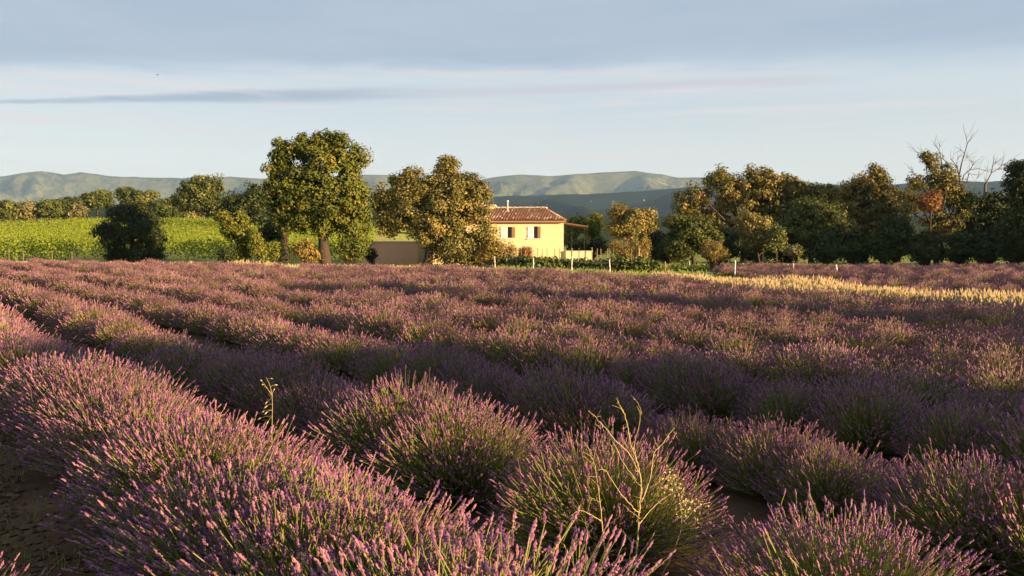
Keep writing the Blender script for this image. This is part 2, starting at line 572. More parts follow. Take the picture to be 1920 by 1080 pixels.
def in_strip(x, y):
    y = np.maximum(y, 0.05)
    px = 960 + F * x / y
    return (px > 1236) & (y >= np.interp(px, EDGE_PX, EDGE_Y)) & (y < np.interp(px, np.concatenate([[1200, 1330], NEAR2_PX[1:]]), np.concatenate([[44, 40], NEAR2_Y[1:]])))


# ================================================================== THE SETTING
def build_ground():
    def axis(n, lo, hi, c=3.0):
        u = np.linspace(-1, 1, n)
        return u
    u = np.linspace(0, 1, 110)
    xs = 4.0 * np.sinh(u * 8.2) / np.sinh(1.0)
    xs = np.concatenate([-xs[::-1], xs[1:]])
    ys = np.concatenate([-xs[:109][70:], np.linspace(-3.5, 60, 130)[1:], 60 * np.exp(np.linspace(0, 5.6, 90)[1:])])
    ys = np.unique(np.round(ys, 3))
    ys = ys[(ys < 16000)]
    X, Y = np.meshgrid(xs, ys)
    Z = ground_z(X, Y)
    infield = in_field(X, Y) & (np.hypot(X, Y) < 90)
    zone = np.where(infield | ((Y <= 0) & (np.hypot(X, Y) < 90)), 0.0, 0.5)
    zone = np.maximum(zone, np.clip(0.5 + (np.hypot(X, Y) - 130) / 400, 0.5, 1.0) * (np.hypot(X, Y) > 130))
    nx, ny = len(xs), len(ys)
    i = (np.arange(ny - 1)[:, None] * nx + np.arange(nx - 1)[None]).ravel()
    q = np.stack([i, i + 1, i + nx + 1, i + nx], 1)
    me = new_mesh('ground', np.stack([X, Y, Z], -1), [q], zone.ravel(), [ground_material()], smooth=True)
    tag(link('ground', me), kind='structure')

build_ground()


def build_hills(name, D, prof, depth, mat, seed, spur, back=1.6, px0=-1500, px1=3400, step=10, amp=0.5):
    pxs = np.arange(px0, px1, step, dtype=float)
    crest_py = np.interp(pxs, [p[0] for p in prof], [p[1] for p in prof])
    crest_py = crest_py + (fbm(pxs / 23.0, pxs * 0, seed + 50, 4) - 0.5) * 3.0
    r = np.array([at(a, b, D) for a, b in zip(pxs, crest_py)])
    az = r[:, 0] / D
    Hc = r[:, 2]
    tt = np.concatenate([np.linspace(0, 1, 90), np.linspace(1, back, 8)[1:]])       # 0 foot ... 1 crest ... behind
    A, T = np.meshgrid(np.arange(len(pxs)), tt)
    Y = D - depth * (1 - T)
    X = az[A] * (Y * 0.6 + D * 0.4)
    dd = np.abs(1 - T)
    wx = X + (D - Y) * 0.35 * np.sin(X / (spur * 5.0)) + 0.5 * spur * (fbm(X / spur * .8, Y / spur * .8, seed + 30, 3) - .5)
    w1 = np.abs(2 * vnoise(wx / spur, Y / (spur * 5.0), seed) - 1)
    w2 = np.abs(2 * vnoise(wx / spur * 2.4 + 5, Y / (spur * 1.8), seed + 4) - 1)
    wv = np.clip(1.5 * (0.72 * w1 + 0.28 * w2), 0, 1)
    Z = Hc[A] * (1 - dd * 0.55 - amp * wv * np.minimum(dd * 2.6, 0.62)) - 8
    Z = np.where(T < 1, (Z + 8) * (1 - sstep(0.72, 1.0, dd)) - 8, Z)
    Z = np.maximum(Z, -8)
    Z = Z + Hc[A] * 0.03 * (fbm(X / (spur * 0.2), Y / (spur * 0.2), seed + 9, 4) - 0.5) * (T < 0.97)
    nx, ny = len(pxs), len(tt)
    i = (np.arange(ny - 1)[:, None] * nx + np.arange(nx - 1)[None]).ravel()
    q = np.stack([i, i + 1, i + nx + 1, i + nx], 1)
    me = new_mesh(name, np.stack([X, Y, Z], -1), [q], None, [mat], smooth=True)
    return tag(link(name, me), kind='structure'), (X, Y, Z)


PROF_FAR = [(-1500, 325), (-600, 333), (-200, 322), (0, 330), (40, 323), (75, 319), (120, 326), (150, 321), (200, 328), (260, 331), (330, 332), (430, 330), (490, 333),
            (600, 330), (680, 326), (730, 327), (800, 336), (900, 336), (945, 328), (975, 325), (1020, 328), (1050, 327), (1110, 322), (1190, 319), (1240, 325), (1270, 331),
            (1310, 331), (1400, 334), (1480, 335), (1550, 343), (1620, 347), (1700, 350), (1900, 352), (2300, 340), (3400, 330)]
PROF_MID = [(-1500, 400), (700, 385), (850, 372), (920, 366), (1000, 363), (1100, 361), (1190, 356), (1260, 351), (1300, 346), (1400, 352), (1550, 345), (1680, 342),
            (1740, 338), (1780, 335), (1850, 338), (1890, 335), (2100, 330), (2600, 320), (3400, 330)]
PROF_NEAR = [(-1500, 370), (-300, 366), (0, 371), (60, 373), (130, 376), (250, 376), (400, 380), (700, 388), (900, 394), (1100, 396), (1300, 396), (3400, 396)]
build_hills('mountain_range', 7000.0, PROF_FAR, 2300.0, hill_material('far_garrigue', (0.030, 0.044, 0.02), (0.10, 0.100, 0.045), (0.38, 0.29, 0.21), 0.5, 1.0), 3, 430.0, amp=1.9)
_, MID = build_hills('wooded_ridge', 3600.0, PROF_MID, 1500.0, hill_material('shade_toned_pine_forest', (0.006, 0.012, 0.006), (0.014, 0.022, 0.010), (0.06, 0.06, 0.035), 0.22, 2.2), 21, 480.0, amp=0.6, step=14)  # dark evergreen, deepened to near black: the ridge's shade is in its colour
build_hills('wooded_foothill', 1300.0, PROF_NEAR, 600.0, hill_material('oak_forest', (0.014, 0.024, 0.010), (0.034, 0.046, 0.018), (0.06, 0.07, 0.03), 0.25, 5.0), 33, 200.0, amp=0.12, step=16)


# ================================================================== LAVENDER
ROW_A = math.radians(40.0)
RD = np.array([-math.sin(ROW_A), math.cos(ROW_A)])     # along the rows
RN = np.array([math.cos(ROW_A), math.sin(ROW_A)])      # across the rows
ROW_GAP, ROW0 = 1.63, 1.35

def lavender_meshes(name, seed, n, lod):
    """stems, flower spikes and leaves of one bush, about 0.72 m tall and 1.4 m wide"""
    rng = np.random.default_rng(seed)
    phi = rng.uniform(0, 2 * math.pi, n)
    th = np.arccos(1 - rng.uniform(0, 1, n) * 0.86)          # even over the dome
    lump = 1 + 0.10 * np.sin(phi * 3 + seed) * np.sin(th) + 0.06 * np.sin(phi * 7 + 2 * seed)
    ln = lump * np.clip(rng.normal(0.96, 0.115, n), 0.55, 1.17)
    R, H = 0.64 + 0.04 * math.sin(seed * 2.3), 0.58 + 0.05 * math.sin(seed * 1.7)
    tip = np.stack([R * np.sin(th) * np.cos(phi) * ln, R * np.sin(th) * np.sin(phi) * ln, 0.06 + H * np.cos(th) ** 0.85 * ln], 1)
    r0 = 0.17 * np.sqrt(rng.uniform(0, 1, n)) * (0.4 + 0.6 * np.sin(th))
    st = np.stack([r0 * np.cos(phi + rng.normal(0, .3, n)), r0 * np.sin(phi + rng.normal(0, .3, n)), rng.uniform(0.02, 0.10, n)], 1)
    bend = rng.normal(0, 0.048, (n, 3))
    bend[:, 2] = rng.uniform(-0.01, 0.05, n) - 0.05 * np.sin(th)
    k = {0: 4, 1: 3, 2: 2}[lod]
    u = np.linspace(0, 1, k)[None, :, None]
    P = st[:, None] * (1 - u) + tip[:, None] * u + bend[:, None] * (4 * u * (1 - u))
    w = {0: 0.0021, 1: 0.0029, 2: 0.0046}[lod]
    rad = np.linspace(1.25, 0.7, k)[None] * w
    tone = np.clip(rng.normal(0.42, 0.20, n), 0, 1)
    ttint = np.clip(np.linspace(-0.22, 0.25, k)[None] + tone[:, None], 0, 1)
    sb = MB()
    sb.tubes(P, np.broadcast_to(rad, (n, k)), 3, ttint)
    # flower spikes
    dirv = tip - st + bend * -2.2
    dirv /= np.linalg.norm(dirv, axis=1, keepdims=True)
    dirv[:, 2] += 0.22 * np.sin(th)
    dirv += rng.normal(0, 0.07, (n, 3))
    dirv /= np.linalg.norm(dirv, axis=1, keepdims=True)
    sl = rng.uniform(0.027, 0.058, n) * {0: 1.0, 1: 1.1, 2: 1.3}[lod]
    if lod == 0:
        prof = np.array([0.25, 0.9, 0.62, 1.0, 0.64, 0.95, 0.5, 0.12])
        sides, wr = 5, 0.0056
    elif lod == 1:
        prof = np.array([0.35, 1.0, 0.75, 1.0, 0.15])
        sides, wr = 3, 0.0088
    else:
        prof = np.array([0.3, 1.0, 0.1])
        sides, wr = 3, 0.0150
    kk = len(prof)
    uu = np.linspace(0, 1, kk)
    SPn = tip[:, None] + dirv[:, None] * (uu[None, :, None] * sl[:, None, None])
    if lod == 0:
        SPn[:, 1:-1] += rng.normal(0, 0.0012, (n, kk - 2, 3))
    Rr = prof[None] * wr * rng.uniform(0.75, 1.25, (n, kk)) * rng.uniform(0.8, 1.2, (n, 1))
    ft = np.clip(rng.normal(0.48, 0.20, (n, 1)) + rng.normal(0, 0.15, (n, kk)), 0, 1)
    fresh = rng.uniform(0, 1, (n, 1)) < 0.16
    ft = np.where(fresh, ft * 0.25, ft)
    fb = MB()
    fb.tubes(SPn, Rr, sides, ft)
    if lod == 0:       # a loose whorl below the spike on some stems
        pick = rng.uniform(0, 1, n) < 0.35
        q0 = P[pick, -1] * 0.955 + P[pick, -2] * 0.045
        d2 = dirv[pick]
        WP = q0[:, None] + d2[:, None] * (np.array([-0.012, -0.007, -0.002])[None, :, None])
        fb.tubes(WP, np.array([[0.0015, 0.0052, 0.0015]]) * np.ones((len(q0), 1)), 5, ft[pick][:, :3])
    # low grey-green leaves
    m = {0: 520, 1: 220, 2: 60}[lod]
    lw = {0: 0.006, 1: 0.012, 2: 0.03}[lod]
    ph = rng.uniform(0, 2 * math.pi, m)
    rr = 0.36 * np.sqrt(rng.uniform(0, 1, m))
    C = np.stack([rr * np.cos(ph), rr * np.sin(ph), rng.uniform(0.04, 0.27, m) * (1 - rr * 1.1)], 1)
    up = np.stack([np.cos(ph) * rr * 1.6, np.sin(ph) * rr * 1.6, np.full(m, 0.6)], 1) + rng.normal(0, .2, (m, 3))
    up /= np.linalg.norm(up, axis=1, keepdims=True)
    N = np.cross(up, rng.normal(size=(m, 3)))
    lb = MB()
    V, q, T = leaf_quads(C, N, rng.uniform(0.10, 0.2, m), lw, rng.uniform(0, 1, m), rng, roll=None)
    lb.add(V, q, T)
    return (sb.mesh(name + '_stems', M_STEM), fb.mesh(name + '_flower_spikes', M_SPIKE), lb.mesh(name + '_leaves', M_LAVLEAF))


LAV = {0: [lavender_meshes('bush_near', 100 + i, 1850, 0) for i in range(4)],
       1: [lavender_meshes('bush_middle', 200 + i, 820, 1) for i in range(4)],
       2: [lavender_meshes('bush_far', 300 + i, 380, 2) for i in range(4)]}


def plant_spots():
    rng = np.random.default_rng(11)
    out = []
    for k in range(-1, 42):
        p = ROW0 + ROW_GAP * k
        gap = 0.64
        t = -30.0 + (0.28 if k == 1 else rng.uniform(0, gap))
        if k == 1:
            t = 2.78 - 40 * 1.32
        while t < 75:
            if k == 1:
                gap = 1.32 if t < 3.6 else 0.64
            wob = 0.06 * math.sin(t * 0.35 + k * 1.7)
            xy = RN * (p + wob + rng.normal(0, 0.03)) + RD * (t + rng.normal(0, 0.05 if k == 1 and t < 6 else 0.10))
            miss = rng.uniform() < (0.03 if k > 2 else 0.0)
            t += gap
            if miss:
                continue
            x, y = xy
            if y < 1.0 or y > 52:
                continue
            px = 960 + F * x / y
            lim = 240 + 3600 / max(y, 1)
            if px < -lim or px > 1920 + lim * 1.35:
                continue
            if np.hypot(x, y) < 1.75:
                continue
            if not bool(in_field(np.array(x), np.array(y))):
                continue
            out.append((x, y, k, t, px))
    out.append((-2.28, 2.80, -1, 3.6, -220.0))
    return out


spots = plant_spots()
def _seen(s):
    return -60 < s[4] < 1980 or (s[2] == -1 and s[4] == -220.0)
order = sorted(range(len(spots)), key=lambda i: (not _seen(spots[i]), math.hypot(spots[i][0], spots[i][1])))
near_ids = set(order[:300])
ROWNAME = {-1: 'nearest the viewer, cut by the lower left corner', 0: 'front', 1: 'second', 2: 'third', 3: 'fourth', 4: 'fifth', 5: 'sixth', 6: 'seventh', 7: 'eighth'}
rngp = np.random.default_rng(5)

SPECIAL = {}
def _special(px, py, text):
    h = hit(px, py, 0.0)
    best = min((i for i in near_ids), key=lambda i: math.hypot(spots[i][0] - h[0], spots[i][1] - h[1]))
    if best not in SPECIAL:
        SPECIAL[best] = text
_special(885, 925, 'round lavender bush with open green base just beyond the front row, centre of the field')
_special(1150, 1060, 'sparse lavender bush behind the dry branching weed')
_special(1600, 1150, 'lavender bush with tall pink spikes at the bottom right corner')
_special(600, 1120, 'large lavender bush with long yellow-green stems at the bottom centre left')
_special(280, 860, 'dense lavender bush above the bare soil in the lower left')

def ordn(n):
    return '%d%s' % (n, 'th' if 10 < n % 100 < 14 else {1: 'st', 2: 'nd', 3: 'rd'}.get(n % 10, 'th'))
RANK = {}
for _k in range(0, 4):
    ids_ = sorted((i for i in near_ids if spots[i][2] == _k and -60 < spots[i][4] < 1980), key=lambda i: spots[i][4])
    for _j, _i in enumerate(ids_):
        RANK[_i] = 'purple lavender bush, %s from the left edge, in the %s row from the viewer' % (ordn(_j + 1), ROWNAME[_k])

def add_bush(i, s):
    x, y, k, t, px = s
    d = math.hypot(x, y)
    lod = 0 if d < 8.5 else (1 if d < 21 else 2)
    meshes = LAV[lod][int(rngp.integers(len(LAV[lod])))]
    sc = 0.74 * float(np.clip(rngp.normal(1.0, 0.08), 0.82, 1.16))
    sz = sc * float(rngp.uniform(0.92, 1.10))
    # longer along the row than across it, so that furrows stay open between the rows
    rz = ROW_A + math.pi / 2 + (math.pi if rngp.uniform() < 0.5 else 0.0) + float(rngp.normal(0, 0.16))
    al, ac = 1.16, 0.93
    if k == 0:
        al, ac = (1.28, 1.30) if t > 5.0 else (1.36, 1.48)
        sz *= 1.10 if t > 5.0 else 1.20
    elif k == 1 and t < 5.5:
        al, ac = 1.34, 1.28
        sz *= 1.16 if t > 2.6 else 1.0
    return lod, meshes, (x, y, gz(x, y) - 0.01), rz, (sc * al, sc * ac, sz)

rest = {0: [], 1: [], 2: []}
for i, s in enumerate(spots):
    lod, meshes, loc, rz, sc = add_bush(i, s)
    if i in near_ids:
        k = s[2]
        if i in SPECIAL:
            lab = SPECIAL[i]
        elif k == -1:
            lab = 'lavender bush beside the bare soil, cut off by the lower left corner'
        else:
            side = 'left' if s[4] < 640 else ('centre' if s[4] < 1280 else 'right')
            lab = RANK[i] if i in RANK else 'purple lavender bush in the %s row from the viewer, in the %s third' % (ROWNAME.get(k, str(k + 1) + 'th'), side)
        e = thing('lavender_bush', loc, lab, 'lavender', 'lavender bushes in rows', rz)
        e.scale = sc
        for nm, me in zip(('stems', 'flower_spikes', 'leaves'), meshes):
            link(nm, me, e)['kind'] = 'stuff'
    else:
        rest[lod].append((loc, rz, sc))


def instanced_stuff(name, points, sources, label, cat):
    """one object: bushes beyond those built singly, set on points by geometry nodes"""
    me = bpy.data.meshes.new(name)
    me.from_pydata([p[0] for p in points], [], [])
    for an, idx in (('rz', 1),):
        a = me.attributes.new(an, 'FLOAT', 'POINT')
        a.data.foreach_set('value', np.array([p[1] for p in points], np.float32))
    a = me.attributes.new('sc', 'FLOAT_VECTOR', 'POINT')
    a.data.foreach_set('vector', np.array([p[2] for p in points], np.float32).ravel())
    coll = bpy.data.collections.new(name + '_sources')
    for j, ms in enumerate(sources):
        V, Fs, Ts, mi, off = [], [], [], [], 0
        for mk, m_ in enumerate(ms):
            nv = len(m_.vertices)
            co = np.empty(nv * 3, np.float32)
            m_.vertices.foreach_get('co', co)
            nf = len(m_.polygons)
            vi = np.empty(nf * 4, np.int32)
            m_.loops.foreach_get('vertex_index', vi)
            tt = np.empty(nv, np.float32)
            m_.attributes['tint'].data.foreach_get('value', tt)
            V.append(co.reshape(-1, 3)); Fs.append(vi.reshape(-1, 4) + off); Ts.append(tt); mi.append(np.full(nf, mk)); off += nv
        mm = new_mesh(name + '_source', np.concatenate(V), [np.concatenate(Fs)], np.concatenate(Ts), [M_STEM, M_SPIKE, M_LAVLEAF], np.concatenate(mi))
        so = bpy.data.objects.new(name + '_source', mm)
        coll.objects.link(so)
    o = link(name, me)
    ng = bpy.data.node_groups.new(name + '_scatter', 'GeometryNodeTree')
    ng.interface.new_socket('Geometry', in_out='INPUT', socket_type='NodeSocketGeometry')
    ng.interface.new_socket('Geometry', in_out='OUTPUT', socket_type='NodeSocketGeometry')
    nd = ng.nodes
    gi, go = nd.new('NodeGroupInput'), nd.new('NodeGroupOutput')
    ci = nd.new('GeometryNodeCollectionInfo')
    ci.inputs['Collection'].default_value = coll
    ci.inputs['Separate Children'].default_value = True
    ci.inputs['Reset Children'].default_value = True
    ip = nd.new('GeometryNodeInstanceOnPoints')
    ip.inputs['Pick Instance'].default_value = True
    ri = nd.new('FunctionNodeRandomValue')
    ri.data_type = 'INT'
    ri.inputs['Min'].default_value = 0
    ri.inputs['Max'].default_value = len(sources) - 1
    ar = nd.new('GeometryNodeInputNamedAttribute'); ar.data_type = 'FLOAT'; ar.inputs[0].default_value = 'rz'
    asx = nd.new('GeometryNodeInputNamedAttribute'); asx.data_type = 'FLOAT_VECTOR'; asx.inputs[0].default_value = 'sc'
    cx = nd.new('ShaderNodeCombineXYZ')
    L = ng.links.new
    L(gi.outputs[0], ip.inputs['Points'])
    L(ci.outputs[0], ip.inputs['Instance'])
    L([q for q in ri.outputs if q.type == 'INT'][0], ip.inputs['Instance Index'])
    L(ar.outputs[0], cx.inputs[2])
    L(cx.outputs[0], ip.inputs['Rotation'])
    L(asx.outputs[0], ip.inputs['Scale'])
    L(ip.outputs[0], go.inputs[0])
    md = o.modifiers.new('scatter', 'NODES')
    md.node_group = ng
    return tag(o, label, cat, None, 'stuff')

pts = rest[0] + rest[1]
if pts:
    instanced_stuff('lavender_beside_frame', pts, LAV[1], 'lavender rows running on just past the edges of the picture', 'lavender')
if rest[2]:
    instanced_stuff('distant_lavender', rest[2], LAV[2], 'far lavender rows merging into one mauve carpet', 'lavender')


# ================================================================== GRASS, VINES, VEGETABLES
def blades(name, XY, hgt, mat, seed, width=0.012, per=6, spread=0.10, tint=(0.0, 1.0), lean=0.25, seedhead=False):
    rng = np.random.default_rng(seed)
    n = len(XY) * per
    xy = np.repeat(XY, per, 0) + rng.normal(0, spread, (n, 2))
    h = np.repeat(hgt, per) * rng.uniform(0.5, 1.15, n)
    z = ground_z(xy[:, 0], xy[:, 1])
    ba = np.stack([xy[:, 0], xy[:, 1], z - 0.01], 1)
    ph = rng.uniform(0, 6.283, n)
    ln = np.abs(rng.normal(0, lean, n)) * h
    tip = ba + np.stack([np.cos(ph) * ln, np.sin(ph) * ln, h], 1)
    mid = ba * 0.5 + tip * 0.5 + np.stack([-np.cos(ph) * ln * .18, -np.sin(ph) * ln * .18, h * 0.05], 1)
    P = np.stack([ba, mid, tip], 1)
    rad = np.array([[1.0, 0.8, 0.25]]) * width * rng.uniform(0.6, 1.3, (n, 1))
    tn = np.repeat(rng.uniform(tint[0], tint[1], len(XY)), per) * 0.6 + rng.uniform(tint[0], tint[1], n) * 0.4
    mb = MB()
    mb.tubes(P, rad, 3, tn)
    if seedhead:
        hp = rng.uniform(0, 1, n) < 0.5
        a = tip[hp]
        d = (tip - mid)[hp]
        d /= np.linalg.norm(d, axis=1, keepdims=True)
        SPn = a[:, None] + d[:, None] * np.array([-0.02, 0.05, 0.14])[None, :, None]
        mb.tubes(SPn, np.array([[0.3, 1.0, 0.1]]) * width * 1.9, 3, tn[hp])
    return mb.obj(name, mat)


def scatter_px(n, px0, px1, Y0, Y1, seed, cond=None):
    rng = np.random.default_rng(seed)
    px = rng.uniform(px0, px1, n)
    Y = np.sqrt(rng.uniform(Y0 ** 2, Y1 ** 2, n))
    x = (px - 960) / F * Y
    XY = np.stack([x, Y], 1)
    if cond is not None:
        XY = XY[cond(XY[:, 0], XY[:, 1])]
    return XY


def dry_strip():
    XY = scatter_px(52000, 1200, 2350, 8, 42, 21, lambda x, y: in_strip(x, y))
    px = 960 + F * XY[:, 0] / XY[:, 1]
    ye = np.interp(px, EDGE_PX, EDGE_Y)
    keep = (XY[:, 1] - ye < np.interp(px, [1200, 1300, 1450, 1560], [1.5, 3.0, 4.5, 5.5]))
    XY = XY[keep][:14000]
    rng = np.random.default_rng(3)
    patch = fbm(XY[:, 0] * 0.6, XY[:, 1] * 0.6, 5, 3)
    h = 0.26 + 0.38 * patch ** 1.3 + rng.uniform(0, 0.1, len(XY))
    o = blades('dry_grass', XY, h, M_DRYGRASS, 22, 0.011, 5, 0.13, (0, 0.62), 0.22, True)
    tag(o, 'tall golden dry grass strip between the two lavender fields', 'grass', None, 'stuff')
dry_strip()

def far_grass():
    def edge_band(x, y):
        px = 960 + F * x / y
        ye = np.interp(px, EDGE_PX, EDGE_Y)
        return (y > ye) & (y < ye + 6) & (px < 930)
    XY = scatter_px(30000, -150, 930, 28, 62, 31, edge_band)[:1300]
    px = 960 + F * XY[:, 0] / XY[:, 1]
    tall = np.exp(-((px - 455) / 50) ** 2) * 0.3 + np.exp(-((px - 345) / 30) ** 2) * 0.15
    o = blades('verge_grass', XY, 0.10 + tall + RNG.uniform(0, .10, len(XY)), M_DRYGRASS, 32, 0.024, 6, 0.3, (0.0, 1.0), 0.25, True)
    tag(o, 'golden dry grass verge along the far edge of the lavender field', 'grass', None, 'stuff')
    def lawn(x, y):
        return ~in_field(x, y) & ~in_strip(x, y)
    XY = scatter_px(26000, 930, 1700, 34, 64, 33, lawn)[:3200]
    o = blades('meadow_grass', XY, 0.12 + RNG.uniform(0, .18, len(XY)), M_GRASS, 34, 0.030, 4, 0.24, (0.1, 0.9), 0.4)
    tag(o, 'green meadow grass between the vegetable garden and the dark trees', 'grass', None, 'stuff')
far_grass()


def vineyard():
    rng = np.random.default_rng(41)
    C, N, T = [], [], []
    rowdir = np.array([0.30, 0.954])
    rown = np.array([0.954, -0.30])
    for r in np.arange(-110, 40, 2.3):
        t = np.arange(40, 175, 0.16)
        t = t + rng.uniform(-0.1, 0.1, len(t))
        xy = rown[None] * r + rowdir[None] * t[:, None]
        px = 960 + F * xy[:, 0] / np.maximum(xy[:, 1], 1)
        ok = (xy[:, 1] > np.where((px > 140) & (px < 350), 64, 57)) & (xy[:, 1] < 138) & (px > -260) & (px < 700)
        xy = xy[ok]
        if not len(xy):
            continue
        per = 8
        xy = np.repeat(xy, per, 0)
        n = len(xy)
        lat = rng.normal(0, 0.34, n)
        z = rng.uniform(0.05, 1.0, n) ** 0.7 * rng.uniform(1.25, 1.85, n)
        p = xy + rown[None] * lat[:, None]
        C.append(np.stack([p[:, 0], p[:, 1], ground_z(p[:, 0], p[:, 1]) + z], 1))
        N.append(np.stack([rown[0] * lat * 1.5, rown[1] * lat * 1.5 - 0.35, np.full(n, 0.5)], 1) + rng.normal(0, .45, (n, 3)))
        T.append(np.clip(rng.normal(0.5, 0.2, n) + (z - 1.2) * 0.3, 0, 1))
    C, N, T = np.concatenate(C), np.concatenate(N), np.concatenate(T)
    mb = MB()
    V, q, tt = leaf_quads(C, N, rng.uniform(0.13, 0.22, len(C)), rng.uniform(0.11, 0.19, len(C)), T, rng)
    mb.add(V, q, tt)
    tag(mb.obj('vineyard_foliage', M_VINE), 'bright yellow-green vineyard on the gentle slope behind the trees', 'vineyard', None, 'stuff')
vineyard()

# a few vine stakes at the near end of the rows
for j, (px, py) in enumerate([(44, 484), (98, 485), (17, 484), (135, 486)]):
    h = hit(px, py, 0.0)
    h = np.array([(px - 960) / F * 56.3, 56.3, 0]); h[2] = gz(h[0], h[1])
    mb = MB().tubes([[0, 0, -0.1], [0.01, 0, 0.6], [0.02, 0, 0.85]], [[.03, .03, .028]], 6, 0.2)
    mb.box(-0.05, -0.05, 0.8, 0.07, 0.05, 0.86, 0.6)
    o = mb.obj('vine_stake', M_WOOD)
    o.location = h
    tag(o, '%s wooden stake at the near edge of the vineyard' % ['second', 'third', 'leftmost', 'fourth'][j], 'stake', 'stakes along the vineyard')


def vegetables():
    rng = np.random.default_rng(51)
    C, N, T, Ls = [], [], [], []
    for px in np.arange(930, 1232, 3.2):
        for row, (py, hh) in enumerate(((505, 0.62), (508, 0.55))):
            b = hit(px + rng.uniform(-2, 2), np.interp(px, [930, 1000, 1100, 1240], [500, 504, 509, 512]) - row * 4, 0.0)
            n = 26
            hgt = hh * rng.uniform(0.75, 1.25)
            if 1150 < px < 1215:
                hgt *= 1.35
            o = rng.normal(0, 0.22, (n, 2))
            z = rng.uniform(0.08, 1.0, n) * hgt
            C.append(np.stack([b[0] + o[:, 0], b[1] + o[:, 1], b[2] + z], 1))
            N.append(np.stack([o[:, 0], o[:, 1] - .1, np.full(n, .35)], 1) + rng.normal(0, .25, (n, 3)))
            T.append(np.clip(rng.normal(0.4, 0.25, n), 0, 1))
            Ls.append(rng.uniform(0.14, 0.28, n))
    C, N, T, Ls = map(np.concatenate, (C, N, T, Ls))
    mb = MB()
    V, q, tt = leaf_quads(C, N, Ls, Ls * 0.85, T, rng)
    mb.add(V, q, tt)
    tag(mb.obj('vegetable_foliage', M_VEG), 'dark green leafy vegetable beds in front of the yellow house', 'vegetables', None, 'stuff')
    # low green crops in the second plot
    C, N, T, Ls = [], [], [], []
    for _ in range(420):
        px = rng.uniform(1262, 1480)
        py = rng.uniform(503, 512) if px < 1400 else rng.uniform(502, 508)
        b = hit(px, py, 0.0)
        n = 10
        o = rng.normal(0, 0.2, (n, 2))
        C.append(np.stack([b[0] + o[:, 0], b[1] + o[:, 1], b[2] + rng.uniform(0.03, 0.3, n)], 1))
        N.append(np.stack([o[:, 0], o[:, 1] - .1, np.full(n, .5)], 1) + rng.normal(0, .25, (n, 3)))
        T.append(np.clip(rng.normal(0.6, 0.25, n), 0, 1))
        Ls.append(rng.uniform(0.12, 0.24, n))
    C, N, T, Ls = map(np.concatenate, (C, N, T, Ls))
    mb = MB()
    V, q, tt = leaf_quads(C, N, Ls, Ls * 0.8, T, rng)
    mb.add(V, q, tt)
    tag(mb.obj('low_crop_foliage', M_VEG), 'low green crop plot beside the dry grass, right of the vegetable garden', 'vegetables', None, 'stuff')
vegetables()


